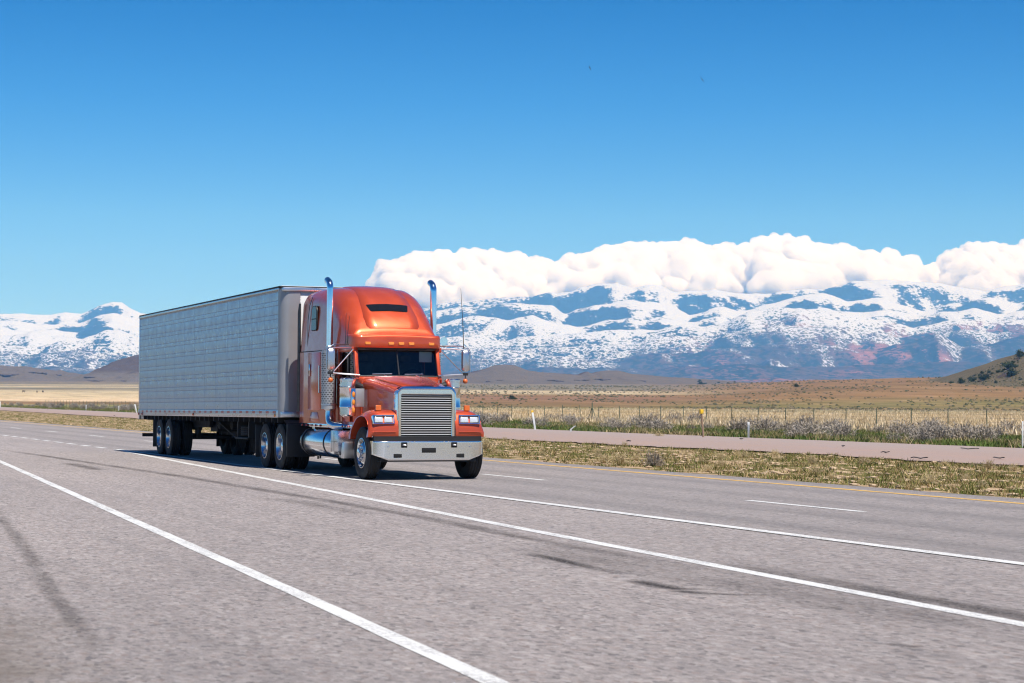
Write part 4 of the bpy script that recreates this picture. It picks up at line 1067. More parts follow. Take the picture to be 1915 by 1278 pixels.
# exhaust stacks ------------------------------------------------------------
def stack(s):
    x, y = -2.42, s * 1.145
    p = MB(); q = [(x, y, 2.45), (x, y, 3.4), (x, y, 3.90)]
    for k in range(1, 8):
        a = R(70) * k / 7; q.append((x - .16 + .16 * math.cos(a), y, 3.90 + .16 * math.sin(a)))
    q.append((q[-1][0] - .10, y, q[-1][2] + .035))
    p.tube(q, .068, 18, False); st = part(p, 'exhaust_stack', 'chrome', 0, angle=50)
    inn = MB(); inn.lathe([(.064, 0), (.064, .004)], (0, 0, 0), 'z', 14, True, True); part(inn, 'stack_bore', 'gap', 0, st, loc=(q[-1][0] + .01, y, q[-1][2] - .003), rot=(0, -R(70), 0))
    m = MB(); m.lathe([(.07, 2.62), (.10, 2.58), (.135, 2.55), (.135, 1.42), (.10, 1.36), (.06, 1.32)], (x, y, 0), 'z', 24); part(m, 'muffler', 'brushed', 0, st)
    # perforated guard, wrapped round the outer half, with rows of slots
    g = MB(); n = 14
    g.loft([[(x + .165 * math.cos(a), y + .165 * math.sin(a), z) for a in [R(-205 + 230 * k / n) if s < 0 else R(-25 + 230 * k / n) for k in range(n + 1)]] for z in (1.38, 1.45, 2.56, 2.60)], False, False, closed=False)
    go_ = part(g, 'heat_guard', 'perf', 0, st, angle=60)
    sl2 = MB()
    for r_i in range(24):
        z = 1.50 + r_i * .045
        for k in range(9):
            a = R(-195 + 24 * k + (12 if r_i % 2 else 0)) if s < 0 else R(-15 + 24 * k + (12 if r_i % 2 else 0))
            c, sn_ = math.cos(a), math.sin(a); cx, cy_ = x + .167 * c, y + .167 * sn_
            t = (-sn_ * .021, c * .021)
            sl2.add([(cx - t[0], cy_ - t[1], z - .007), (cx + t[0], cy_ + t[1], z - .007), (cx + t[0], cy_ + t[1], z + .007), (cx - t[0], cy_ - t[1], z + .007)], [(0, 1, 2, 3)])
    part(sl2, 'guard_slots', 'gap', 0, go_)
    cl = MB(); cl.lathe([(.085, 0), (.085, .05)], (x, y, 2.64), 'z', 18, True, True); cl.lathe([(.172, 0), (.172, .03)], (x, y, 1.46), 'z', 24); split(cl, 'stack_clamp', 'brushed', 0, st)
    e = MB(); q = [(x, y, 1.40), (x, y, 1.25), (x + .04, y, 1.13), (x + .14, y, 1.06), (x + .28, y + -s * .03, 1.03), (x + .38, y - s * .2, 1.02)]
    e.tube(q, [.085] * 4 + [.08, .08], 16); part(e, 'exhaust_elbow', 'alu', 0, st, angle=60)
    gh = MB(); gh.tube([(x - .25, s * 1.10, 2.28), (x - .25, s * 1.30, 2.28), (x - .25, s * 1.30, 1.72), (x - .25, s * 1.10, 1.72)], .016, 8); part(gh, 'grab_handle', 'alu', 0, truck)
both(stack)

# air cleaners with lamp bracket ---------------------------------------------
def cleaner(s):
    x, y = -1.15, s * 1.13
    m = MB(); m.lathe([(.02, 2.02), (.14, 2.015), (.165, 1.99), (.165, 1.955), (.158, 1.945), (.158, 1.84), (.170, 1.83), (.170, 1.80), (.165, 1.79), (.165, 1.45), (.170, 1.44), (.170, 1.42), (.163, 1.41), (.163, 1.27), (.13, 1.24), (.04, 1.23)], (x, y, 0), 'z', 32, True, True)
    a = part(m, 'air_cleaner', 'alu', 0, angle=30)
    b = MB(); b.box(x + .165, x + .18, y - s * .065 - .045, y - s * .065 + .045, 1.24, 1.80); part(b, 'lamp_bracket', 'alu', .004, a)
    pl = MB(); pl.prism([(x + .14, 1.43), (x + .165, 1.43), (x + .165, 1.80), (x + .14, 1.80)], (y + .112) if s < 0 else (y - .30), (y + .30) if s < 0 else (y - .112), 'y'); part(pl, 'intake_plate', 'post_grey', .004, a)
    for z in (1.36, 1.52, 1.68):
        l = MB(); l.loft([[(x + .178 + h, y - s * .065 + w * math.cos(q), z + .058 * w / .03 * math.sin(q)) for q in np.linspace(0, 2 * math.pi, 13)[:-1]] for h, w in ((0, .032), (.014, .030), (.024, .018), (.027, .006))], False, True); part(l, 'amber_lamp', 'amber', 0, a)
    d = MB(); d.tube([(x, y - s * .1, 1.9), (x - .05, y - s * .25, 1.85), (x - .05, s * .72, 1.80)], .07, 10); part(d, 'intake_duct', 'black', 0, a)
both(cleaner)

# mirrors with arms --------------------------------------------------------
def mirror(s):
    x, y = -1.28, s * 1.46
    a = MB()
    a.tube([(-1.42, s * .965, 2.64), (-1.34, s * 1.2, 2.645), (x, y - s * .02, 2.625)], .013, 8)
    a.tube([(-1.60, s * .985, 2.70), (-1.42, s * 1.25, 2.705), (x - .02, y - s * .07, 2.70), (x, y, 2.655)], .012, 8)
    a.tube([(-1.38, s * .96, 2.60), (x + .0, y - s * .06, 2.14)], .014, 8)
    a.tube([(-1.24, s * .85, 2.075), (x, s * 1.15, 2.10), (x, y, 2.115)], [.022, .018, .018], 8)
    a.tube([(x + .03, y + s * .085, 2.12), (x + .03, y + s * .095, 2.2), (x + .03, y + s * .095, 2.60), (x + .03, y + s * .05, 2.66), (x + .03, y, 2.66)], .010, 8)
    ao = split(a, 'mirror_arm', 'brushed')[0]
    m = MB(); m.loft([[(x + dx, y + yy * k, 2.395 + zz * k) for yy, zz in rr_rect(-.085, .085, -.225, .225, .05, .05, 0, 4)] for dx, k in ((-.02, .96), (0, 1), (.03, .98), (.055, .85), (.065, .5))]); mo = part(m, 'mirror_head', 'brushed', 0, ao, angle=40)
    g = MB(); g.prism(rr_rect(y - .075, y + .075, 2.185, 2.605, .04, .04, 0, 4), x - .026, x - .0205, 'x'); part(g, 'mirror_glass', 'chrome', 0, mo)
    c = MB(); c.box(x - .03, x + .03, y - .055, y + .05, 2.09, 2.15); c.tube([(x, y, 2.10), (x, y, 2.02)], .012, 8); part(c, 'mirror_bracket', 'black', .006, ao)
    b = MB(); b.lathe([(.004, -.052), (.03, -.045), (.05, -.018), (.052, .01), (.042, .035), (.02, .05), (.004, .053)], (x, y, 1.97), 'z', 18, True, True); part(b, 'amber_ball_lamp', 'orange_lens', 0, ao)
    an = MB()
    if s > 0: an.tube([(x, y - .04, 2.64), (x - .02, y - .055, 3.2), (x - .06, y - .09, 3.92)], [.010, .007, .004], 6)
    else:
        an.tube([(-1.62, -1.0, 2.70), (-1.63, -.995, 2.95), (-1.66, -.95, 3.30)], [.008, .006, .004], 6)
    part(an, 'antenna', 'black', 0, ao if s > 0 else truck)
both(mirror)
a2 = MB(); a2.tube([(-1.75, -1.0, 2.70), (-1.76, -1.0, 2.95), (-1.80, -.98, 3.36)], [.008, .006, .004], 6); part(a2, 'antenna', 'black')

# fuel tanks, battery box, steps -------------------------------------------
def tank(s):
    y = s * .92
    m = MB(); R0 = .305
    m.lathe([(.02, -4.46), (.20, -4.45), (.285, -4.42), (R0, -4.37), (R0, -2.22), (.285, -2.17), (.2, -2.14), (.02, -2.13)], (0, y, .665), 'x', 40, True, True); t = part(m, 'fuel_tank', 'alu', 0, angle=40)
    for x in (-4.22, -2.55):
        b = MB(); b.lathe([(R0 + .002, x - .03), (R0 + .012, x - .03), (R0 + .012, x + .03), (R0 + .002, x + .03)], (0, y, .665), 'x', 40); part(b, 'tank_strap', 'black', 0, t)
    c = MB(); c.lathe([(.05, 0), (.05, .05), (.03, .06)], (-3.95, y + s * .10, .945), 'z', 16, False, True); part(c, 'filler_cap', 'alu', 0, t)
    bb = MB(); bb.box(-2.12, -1.62, s * .90 - .30, s * .90 + .31, .50, .94); bx_ = part(bb, 'battery_box', 'brushed', .02)
    ln = MB(); ln.box(-1.865, -1.86, s * 1.2105, s * 1.2135, .52, .92); ln.box(-2.12, -1.62, s * 1.2105, s * 1.2135, .71, .715); split(ln, 'box_seam', 'gap', 0, bx_)
    st = MB(); st.box(-2.55, -1.30, s * .98 - .02, s * .98 + .25, .375, .42); st.prism([(-1.34, .38), (-1.12, .38), (-1.10, .72), (-1.22, .70), (-1.30, .55)], s * .86, s * 1.22, 'y'); split(st, 'step', 'brushed', .012)
    dr = MB(); dr.box(-1.55, -.85, s * .55 - .1, s * .55 + .1, .45, .95); part(dr, 'air_tank_bracket', 'frame', .02)
    va = MB(); va.tube([(-3.72, s * 1.0, .36), (-3.72, s * 1.0, .30)], .02, 8); va.tube([(-3.62, s * .98, .37), (-3.62, s * .98, .31)], .02, 8); split(va, 'drain_valve', 'frame', 0, t)
both(tank)

# ------------------------------------------------------------------ box trailer
XT, LT = -5.72, 16.05
trailer = empty('box_trailer', (TX + XT, TY, 0))
tag(trailer, 'long silver quilted stainless box trailer coupled behind the truck', 'trailer')
TROT = (0, -.005, 0)
def tp(mb, name, mat, bevel=0, parent=trailer, tilt=True, **k): return mb.build(name, mat, parent, bevel, rot=TROT if tilt else (0, 0, 0), **k)
HW = 1.285
body = MB(); body.box(-LT + .03, -.20, -HW + .02, HW - .02, 1.20, 4.07); body_o = tp(body, 'body_core', 'frame')
# side panels: vertical sheets, each pressed with wide and narrow horizontal bands
zs0, zs1 = 1.335, 4.03
def panel_mesh(w, s):
    m = MB(); prof_ = []
    per = .308; z = zs0
    prof_.append((zs0, 0.0))
    while z < zs1 - .02:
        a, b = z, min(z + per * .66, zs1); c = min(z + per, zs1)
        prof_ += [(a + .003, -.006), (a + .009, .002), (a + (b - a) * .3, .0032), (a + (b - a) * .5, .0036), (a + (b - a) * .7, .0032), (b - .008, .002), (b - .003, -.006)]
        if c - b > .04: prof_ += [(b + .003, -.006), (b + .009, .002), ((b + c) / 2, .003), (c - .008, .002), (c - .003, -.006)]
        z = c
    prof_ = [p for p in prof_ if p[0] <= zs1]; prof_.append((zs1, 0))
    xs = [0.003, .012, w / 2, w - .012, w - .003]
    rings = [[(-x, s * (HW + (d if 0 < i < 4 else -.004)), z) for z, d in prof_] for i, x in enumerate(xs)]
    m.loft(rings, False, False, closed=False)
    me = m.mesh('side_panel', angle=20); return me
npan = 13; pw = (LT - .32) / npan
for s in (-1, 1):
    me = panel_mesh(pw, s)
    for k in range(npan):
        x = -.27 - k * pw
        link('side_panel', me, 'quilt', trailer, (x, 0, x * .005), TROT)
# seams of rivets along the rails
rl = MB()
for s in (-1, 1): rl.box(-LT, -.20, s * HW - .025, s * HW + .018, 1.165, 1.335)
rail = split(rl, 'bottom_rail', 'brushed', .006, trailer, rot=TROT)[0]
rt_ = MB()
for s in (-1, 1): rt_.box(-LT, -.20, s * HW - .03, s * HW + .016, 4.032, 4.085)
split(rt_, 'top_rail', 'brushed', .004, trailer, rot=TROT)
rc2 = MB(); rc2.box(-LT + .02, -.10, -HW - .024, HW + .024, 4.087, 4.125); tp(rc2, 'roof_edge', 'black', .006)
rf2 = MB(); rf2.box(-LT + .04, -.14, -HW + .03, HW - .03, 4.10, 4.135); tp(rf2, 'roof', 'mat_white', .01)
# rounded polished front corners and front wall
for s in (-1, 1):
    c = MB(); n = 8
    ring = [(-.27, s * (HW + .016)), (-.20, s * (HW + .017))] + [(-.20 + .20 * math.sin(R(90) * k / n), s * (HW - .20 + .20 * math.cos(R(90) * k / n) + .012)) for k in range(1, n + 1)] + [(.004, s * (HW - .42))]
    c.loft([[(x, y, z) for x, y in ring] for z in (1.18, 2.5, 4.06)], False, False, closed=False); tp(c, 'corner_post', 'post_grey', 0, angle=60)
fwl = MB(); fwl.box(-.2, -.02, -HW + .40, HW - .40, 1.18, 4.06); fw_o = tp(fwl, 'front_wall', 'mat_white', .01)
rv = MB()
for s in (-1, 1):
    for k in range(44): rv.lathe([(.010, 0), (.005, .008)], (.006, s * (HW - .43), 1.25 + k * .064), 'x', 5, False, True)
tp(rv, 'front_rivets', 'brushed', 0, fw_o, tilt=False)
fb = MB(); fb.box(-.25, .03, -HW + .02, HW - .02, 4.0, 4.09); tp(fb, 'front_header', 'brushed', .01)
nb = MB(); nb.box(-.26, .02, -HW + .01, HW - .01, 1.17, 1.30); tp(nb, 'front_sill', 'brushed', .01)
# reflective tape, marker lamps, rivets on the bottom rail
tpm = MB(); tpm.box(-LT + .1, -.35, -HW - .0285, -HW - .0258, 1.255, 1.315); tp(tpm, 'reflective_tape', 'tape', 0, rail, tilt=False)
rv2 = MB()
for k in range(150):
    x = -LT + .15 + k * (LT - .5) / 150
    for z in (1.20, 1.235): rv2.lathe([(.009, -HW - .024), (.005, -HW - .030)], (x, 0, z), 'y', 5, False, True)
tp(rv2, 'rail_rivets', 'frame', 0, rail, tilt=False)
for x, mt in ((-.42, 'amber'), (-8.7, 'orange_lens'), (-LT + .12, 'red_lens'), (-LT + .62, 'red_lens')):
    l = MB(); l.lathe([(.040, -HW - .024), (.036, -HW - .046), (.01, -HW - .056)], (x, 0, 1.215), 'y', 14, False, True); tp(l, 'marker_lamp', mt, 0, rail, tilt=False)
rr = MB()
for s in (-1, 1): rr.box(-LT - .02, -LT + .06, s * (HW - .02) - .03, s * (HW - .02) + .03, 1.05, 4.10)
rr.box(-LT - .02, -LT + .05, -HW + .04, HW - .04, 1.06, 1.22); rr.box(-LT - .02, -LT + .05, -HW + .04, HW - .04, 4.0, 4.1)
split(rr, 'rear_frame', 'brushed', .006, trailer, rot=TROT)
for s in (-1, 1):
    d = MB(); d.box(-LT - .035, -LT + .02, .01 if s > 0 else -HW + .05, HW - .05 if s > 0 else -.01, 1.22, 4.0); tp(d, 'rear_door', 'mat_white', .008)
# underframe
uf = MB()
for k in range(30): x = -.4 - k * .52; uf.box(x - .03, x + .03, -HW + .03, HW - .03, 1.05, 1.20)
split(uf, 'cross_member', 'frame', 0, trailer, rot=TROT)
ub = MB(); ub.box(-2.6, -.1, -.6, .6, 1.10, 1.19)
for s in (-1, 1): ub.box(-LT + .1, -10.0, s * .52 - .05, s * .52 + .05, .86, 1.08)
split(ub, 'chassis_beam', 'frame', .01, trailer, rot=TROT)
for s in (-1, 1):
    g = MB(); g.box(-2.86, -2.72, s * .9 - .07, s * .9 + .07, .55, 1.1); g.box(-2.84, -2.74, s * .9 - .05, s * .9 + .05, .34, .56); g.box(-2.93, -2.65, s * .9 - .14, s * .9 + .14, .31, .345)
    g.tube([(-2.79, s * .9, .62), (-3.5, s * .75, 1.06)], .03, 6); g.tube([(-2.79, s * .9, .62), (-2.2, s * .8, 1.08)], .03, 6)
    tp(g, 'landing_leg', 'frame', .008, tilt=False)
lx = MB(); lx.tube([(-2.79, -.9, .85), (-2.79, .9, .85)], .03, 8); lx.tube([(-2.79, -.9, .60), (-2.79, .9, 1.0)], .025, 8); split(lx, 'landing_brace', 'frame', 0, trailer)
sp = MB(); sp.lathe([(r, h) for r, h in tyre_prof(.50, .26)], (0, 0, 0), 'z', 36); sp_o = tp(sp, 'spare_wheel', 'rubber', tilt=False, loc=(-4.6, -.55, .80))
cr = MB(); cr.box(-5.25, -3.95, -1.05, -.05, .60, .64); cr.box(-5.2, -5.1, -1.0, -.1, .62, 1.08); cr.box(-4.1, -4.0, -1.0, -.1, .62, 1.08); split(cr, 'spare_carrier', 'frame', .006, trailer)
at = MB()
for x in (-8.2, -9.6): at.lathe([(.02, -.45), (.13, -.40), (.13, .40), (.02, .45)], (x, 0, .9), 'y', 16)
at.box(-10.6, -9.8, -.4, .4, .7, 1.0); at.tube([(-3.2, .3, 1.0), (-6, .35, .78), (-8, .2, .85), (-11, .3, .95)], .03, 6); at.tube([(-5.4, -.8, 1.05), (-6.6, -.7, .62), (-8.2, -.75, .98)], .02, 6); at.box(-11.2, -4.9, .1, .28, .60, .70)
split(at, 'air_tank', 'frame', 0, trailer)
for x in (-12.20, -13.44):
    for s in (-1, 1): wheel(trailer, x, s * .93, .508, 'd', s)
ta = MB()
for x in (-12.20, -13.44): ta.tube([(x, -1.0, .51), (x, 1.0, .51)], .065, 10)
for s in (-1, 1):
    ta.box(-14.2, -11.4, s * .5 - .06, s * .5 + .06, .72, .88); ta.box(-11.7, -11.5, s * .5 - .05, s * .5 + .05, .5, .9); ta.box(-12.95, -12.7, s * .5 - .05, s * .5 + .05, .5, .9)
split(ta, 'bogie_beam', 'frame', .01, trailer)
for s in (-1, 1):
    f = MB(); f.box(-14.22, -14.19, s * .93 - .31, s * .93 + .31, .20, .98); tp(f, 'mud_flap', 'black', .006, tilt=False)
rb = MB(); rb.box(-LT - .02, -LT + .08, -1.18, 1.18, .46, .56)
for s in (-1, 1): rb.box(-LT + .0, -LT + .06, s * .45 - .05, s * .45 + .05, .56, 1.06)
split(rb, 'rear_underride_bar', 'frame', .008, trailer)

for o in bpy.data.objects:      # patterns of tiny pieces that cannot be picked apart one by one
    if o.name.split('.')[0] in ('guard_slots', 'hand_holes', 'hub', 'bumper_bolts', 'fender_bolts', 'front_rivets', 'rail_rivets'): o['kind'] = 'stuff'

# ------------------------------------------------------------------ clouds beyond the range
def ico(sub):
    bm = bmesh.new(); bmesh.ops.create_icosphere(bm, subdivisions=sub, radius=1.0)
    v = np.array([p.co[:] for p in bm.verts]); f = np.array([[q.index for q in p.verts] for p in bm.faces]); bm.free(); return v, f
ICO5 = ico(5); ICO4 = ico(4); ICO3 = ico(3); ICO2 = ico(2)
CD = 30000.0
def cloud(name, tops, base_v, seed, label, taper=0.0):
    r = np.random.default_rng(seed); vs = []; fs = []; b = 0
    tops = np.array(tops, float); px = CD / FPX
    u0, u1 = tops[0, 0], tops[-1, 0]
    puffs = []
    u = u0
    while u < u1:                                   # crown puffs follow the cloud top
        rad = r.uniform(9, 24); v = np.interp(u, tops[:, 0], tops[:, 1]); rad = min(rad, max(8, (base_v - v) * .6))
        puffs.append((u, v + rad * .80, rad, r.uniform(-300, 900))); u += rad * r.uniform(.55, .85)
    u = u0 + 8
    while u < u1 - 8:                               # body below the crown
        v = np.interp(u, tops[:, 0], tops[:, 1]); vv = v + 22
        bv = min(base_v, 528 + (u - u0) * taper) if taper else base_v
        while vv < bv:
            rad = r.uniform(24, 40); rad = min(rad, (vv - v) * .9 + 6)
            puffs.append((u + r.uniform(-10, 10), vv, rad, -(vv - v) * 34 + r.uniform(-350, 350))); vv += rad * .75
        u += r.uniform(22, 34)
    kids = []
    for (pu, pv_, rad, dd) in puffs:
        for _ in range(11):
            a = r.uniform(-.3, math.pi + .3); fwd_ = r.uniform(0, 1) ; k = r.uniform(.70, .98); e_ = math.sqrt(max(0, 1 - .75 * fwd_ ** 2))
            kids.append((pu + math.cos(a) * rad * k * e_, pv_ - math.sin(a) * rad * k * e_, rad * r.choice([.16, .22, .30, .42, .5]), dd - fwd_ * rad * CD / FPX * .8))
    for ip, (pu, pv_, rad, dd) in enumerate(puffs + kids):
        V, Fc = ICO4 if ip < len(puffs) else ICO3
        D = CD + dd; R_ = rad * px
        c = np.array([*DW(D, (pu - 957.5) / FPX * D), CAM_H + (VH + roll * (pu - 957.5) - pv_) / FPX * D])
        q = V * R_
        w = (q + c) / 700.0
        d = pn3(w[:, 0], w[:, 1], w[:, 2], seed) * .28 + np.abs(pn3(w[:, 0] * 2.3, w[:, 1] * 2.3, w[:, 2] * 2.3, seed + 1)) * .30 + np.abs(pn3(w[:, 0] * 5.1, w[:, 1] * 5.1, w[:, 2] * 5.1, seed + 2)) * .20 + np.abs(pn3(w[:, 0] * 11, w[:, 1] * 11, w[:, 2] * 11, seed + 3)) * .13
        d = d * 1.0
        q = V * (R_ * (.86 + d))[:, None]; q[:, 2] *= np.where(q[:, 2] < 0, .75, 1.0)
        vs.append(q + c); fs.append(Fc + b); b += len(V)
    me = quads_mesh(name, np.concatenate(vs), np.concatenate(fs), None, True)
    o = link(name, me, 'cloud'); rm = o.modifiers.new('remesh', 'REMESH'); rm.mode = 'VOXEL'; rm.voxel_size = 20.0; rm.use_smooth_shade = True
    tag(o, label, 'cloud', 'white cumulus clouds behind the mountains'); return o
cloud('cumulus_cloud', [(690, 540), (700, 515), (712, 500), (730, 489), (760, 486), (790, 479), (830, 476), (880, 473), (950, 477), (1000, 487), (1030, 497), (1045, 503)], 580, 5, 'long low white cloud right above the orange roof of the truck', .45)
cloud('cumulus_cloud', [(1035, 505), (1055, 492), (1100, 476), (1140, 464), (1200, 455), (1240, 460), (1290, 449), (1312, 464), (1350, 462), (1405, 467), (1430, 446), (1480, 443), (1510, 455), (1540, 462), (1570, 458), (1600, 474), (1640, 477), (1690, 481), (1722, 500)], 552, 6, 'largest tall white cloud bank with several domed tops')
cloud('cumulus_cloud', [(1715, 505), (1750, 497), (1785, 473), (1820, 458), (1870, 468), (1915, 460), (1970, 452), (2040, 470), (2100, 480)], 552, 8, 'rightmost white cloud cut by the picture edge')

# ------------------------------------------------------------------ grass
def blades(name, P, h, w, tint, lean=.35, per=4, spread=.08):
    n = len(P); k = n * per
    base = np.repeat(P, per, 0) + np.concatenate([rng.normal(0, spread, (k, 2)), np.zeros((k, 1))], 1)
    hh = np.repeat(h, per) * rng.uniform(.55, 1.15, k); ww = np.repeat(w, per) * rng.uniform(.6, 1.3, k)
    a = rng.uniform(0, 2 * np.pi, k); ln = rng.normal(0, lean, (k, 2)) * hh[:, None]
    dx = np.cos(a) * ww; dy = np.sin(a) * ww
    v0 = base + np.stack([dx, dy, np.zeros(k)], 1); v1 = base - np.stack([dx, dy, np.zeros(k)], 1); v2 = base + np.concatenate([ln, hh[:, None]], 1)
    co = np.stack([v0, v1, v2], 1).reshape(-1, 3); q = np.arange(3 * k).reshape(-1, 3)
    t = np.repeat(np.repeat(tint, per, 0) * rng.uniform(.75, 1.25, (k, 1)), 3, 0)
    return quads_mesh(name, co, q, {'tint': np.clip(t, 0, 1)})
def pick_xy(n, y0, y1, u0=-60, u1=1990):
    """points spread evenly over the visible length of a strip running along the road"""
    u = rng.uniform(u0, u1, n); y = y0 + (y1 - y0) * rng.random(n)
    phi = TH + np.arctan((u - 957.5) / FPX); return -y / np.tan(phi), y
def mix_tint(n, cols, p):
    c = np.array(cols)[rng.choice(len(cols), n, p=p)]; return c
n = 30000
x, y = pick_xy(n, 20.4, 33)
veg = fbm(x * .9, y * 1.5, 5, 61) + .4 * fbm(x * .3, y * .3, 3, 62)
keep = (veg > .03 + rng.normal(0, .10, n)) & (y < edge_gn(x) + .15); x, y = x[keep], y[keep]; n = len(x)
P = np.stack([x, y, bumpy(x, y) - .02], 1)
g = link('verge_grass', blades('verge_grass', P, rng.uniform(.05, .13, n), np.full(n, .012), mix_tint(n, [(.125, .14, .035), (.10, .12, .032), (.26, .21, .085), (.44, .33, .17), (.17, .115, .05)], [.30, .18, .22, .18, .12]), .5, 5, .07), 'grass')
tag(g, 'short sparse green and straw grass on the sandy verge', 'grass', kind='stuff')
n = 1500
x, y = pick_xy(n, 20.5, 33); keep = (y < edge_gn(x)) & (fbm(x * .9, y * 1.5, 5, 61) < .10); x, y = x[keep], y[keep]; n = len(x)
V, Fc = ico(1); V = V * (1 + .25 * rng.normal(0, 1, (len(V), 1)).clip(-1, 1))
s = rng.uniform(.03, .10, n); rot = rng.uniform(0, 6.28, n)
co = np.empty((n, len(V), 3)); co[..., 0] = (V[None, :, 0] * np.cos(rot)[:, None] - V[None, :, 1] * np.sin(rot)[:, None]) * s[:, None] * 1.3 + x[:, None]
co[..., 1] = (V[None, :, 0] * np.sin(rot)[:, None] + V[None, :, 1] * np.cos(rot)[:, None]) * s[:, None] + y[:, None]
co[..., 2] = V[None, :, 2] * s[:, None] * .38 + bumpy(x, y)[:, None]
q = (Fc[None] + (np.arange(n) * len(V))[:, None, None]).reshape(-1, 3)
g = link('soil_clods', quads_mesh('soil_clods', co.reshape(-1, 3), q, None, True), 'stone'); tag(g, 'pale sandy clods scattered over the verge', 'soil', kind='stuff')
n = 26000
x, y = pick_xy(n, 42.8, 64); y = np.maximum(y, edge_gf(x) + .2 + rng.random(n) * 2)
P = np.stack([x, y, np.full(n, -.04)], 1); gr = fbm(x * .10, y * .22, 4, 64)
c1 = mix_tint(n, [(.085, .13, .030), (.11, .145, .04), (.14, .15, .05)], [.4, .35, .25]); c2 = mix_tint(n, [(.26, .2, .1), (.16, .15, .06), (.40, .31, .17)], [.4, .3, .3])
tt = np.where((gr + rng.normal(0, .08, n) > -.05)[:, None], c1, c2)
g = link('strip_grass', blades('strip_grass', P, rng.uniform(.12, .30, n), np.full(n, .03), tt, .45, 5, .16), 'grass'); tag(g, 'green grass strip beyond the gravel track', 'grass', kind='stuff')
n = 42000
y = 58 + 190 * rng.random(n) ** 1.5; u = rng.uniform(700, 1990, n); phi = TH + np.arctan((u - 957.5) / FPX); x = -y / np.tan(phi)
D_, W_ = toDW(x, y); keep = (D_ < 420) & (fbm(x * .03, y * .05, 4, 66) + rng.normal(0, .12, n) > -.22); x, y = x[keep], y[keep]; n = len(x)
P = np.stack([x, y, np.full(n, -.05)], 1)
g = link('dry_grass', blades('dry_grass', P, rng.uniform(.28, .62, n), np.full(n, .045), mix_tint(n, [(.62, .50, .32), (.52, .41, .24), (.70, .58, .40), (.40, .27, .14), (.30, .22, .12)], [.34, .26, .2, .12, .08]), .28, 5, .22), 'grass')
tag(g, 'tall pale dry grass around and beyond the wire fence', 'grass', kind='stuff')

# ------------------------------------------------------------------ shrubs (each its own object; three forms share mesh data)
def shrub_mesh(seed, n_tw=130, dens=3, w=.02, round_=1.0):
    r = np.random.default_rng(seed); v = []; f = []; b = 0
    for i in range(n_tw):
        a = r.uniform(0, 6.28); el_ = r.uniform(.15, 1.45) ; L = r.uniform(.65, 1.0) * (.75 + .25 * math.sin(el_))
        d = np.array([math.cos(a) * math.cos(el_), math.sin(a) * math.cos(el_), math.sin(el_)]); t = np.cross(d, [0, 0, 1.0]); t /= np.linalg.norm(t) + 1e-6
        o = np.array([math.cos(a), math.sin(a), 0]) * .06
        p0, p1 = o + d * L * .15, o + d * L
        v += [o - t * w * .5, o + t * w * .5, p1]; f.append((b, b + 1, b + 2)); b += 3
        for k in range(dens):
            s = r.uniform(.45, 1.0); c = o + d * L * s; dd = d + r.normal(0, .5, 3); dd /= np.linalg.norm(dd); tt = np.cross(dd, r.normal(0, 1, 3)); tt /= np.linalg.norm(tt) + 1e-6
            l = r.uniform(.10, .20); v += [c - tt * w * .9, c + tt * w * .9, c + dd * l]; f.append((b, b + 1, b + 2)); b += 3
    v = np.array(v); v[:, 2] = np.maximum(v[:, 2], -.02)
    return quads_mesh('twigs', v, np.array(f))
SH = [shrub_mesh(11 + k, 150, 5, .022) for k in range(4)]
for m_ in SH: m_.materials.append(M['sage'])
RB = [shrub_mesh(31 + k, 140, 4, .02) for k in range(2)]
for m_ in RB: m_.materials.append(M['rabbit'])
def shrub(x, y, r, h, label, group=None, kind='sage', z=-.05, name='sagebrush'):
    me = (SH if kind == 'sage' else RB)[random.randrange(4 if kind == 'sage' else 2)]
    o = bpy.data.objects.new(name, me); COL.objects.link(o); o.location = (x, y, z); o.scale = (r, r, h); o.rotation_euler = (0, 0, random.uniform(0, 6.28))
    tag(o, label, 'shrub', group); return o
def at_u(u, y):
    phi = TH + math.atan((u - 957.5) / FPX); return -y / math.tan(phi)
lab_s = 'grey leafless sagebrush growing between the gravel track and the wire fence'
for i in range(105):
    y = 44.5 + 20 * random.random() ** .75; u = random.uniform(880, 1935)
    if random.random() < .45: u = random.choice([905, 1000, 1040, 1080, 1160, 1235, 1480, 1560, 1700, 1745, 1800, 1870]) + random.gauss(0, 26)
    x = at_u(u, y); y = max(y, float(edge_gf(np.array(x))) + .6)
    s = random.uniform(.45, 1.15); shrub(x, y, s, s * random.uniform(.65, .95), lab_s, 'sagebrush between track and fence')
for i in range(46):
    u = random.choice([90, 110, 150, 170, 205, 220, 235, 245, 20, 60]) + random.gauss(0, 14); y = random.uniform(54, 80); x = at_u(u, y)
    s = random.uniform(.5, 1.3); shrub(x, max(y, float(edge_gf(np.array(x))) + 1), s, s * .8, 'grey sagebrush left of the trailer, beyond the gravel track', 'sagebrush left of the trailer')
for (u, v, r_, h_, lb, kd) in ((1160, 869, .42, .34, 'straw coloured bush at the asphalt edge, left of the grey green bush', 'rabbit'), (1222, 872, .40, .42, 'grey green bush at the asphalt edge near the yellow line', 'sage'), (1130, 866, .35, .26, 'small straw tuft at the asphalt edge, leftmost of three', 'rabbit'), (908, 842, .5, .42, 'straw bush on the verge just right of the truck bumper', 'rabbit'), (1232, 817, .35, .25, 'single yellow green tuft growing on the gravel track', 'rabbit')):
    x, y = G(u, v); shrub(x, max(y, 20.7), r_, h_, lb, None, kd, -.01, 'verge_bush')
for i in range(36):
    y = random.uniform(20.9, 30); x = at_u(random.uniform(900, 1930), y); s = random.uniform(.14, .28)
    shrub(x, y, s, s * .9, 'small dry grass tuft on the sandy verge', 'dry tufts on the verge', 'rabbit', -.005, 'grass_tuft')

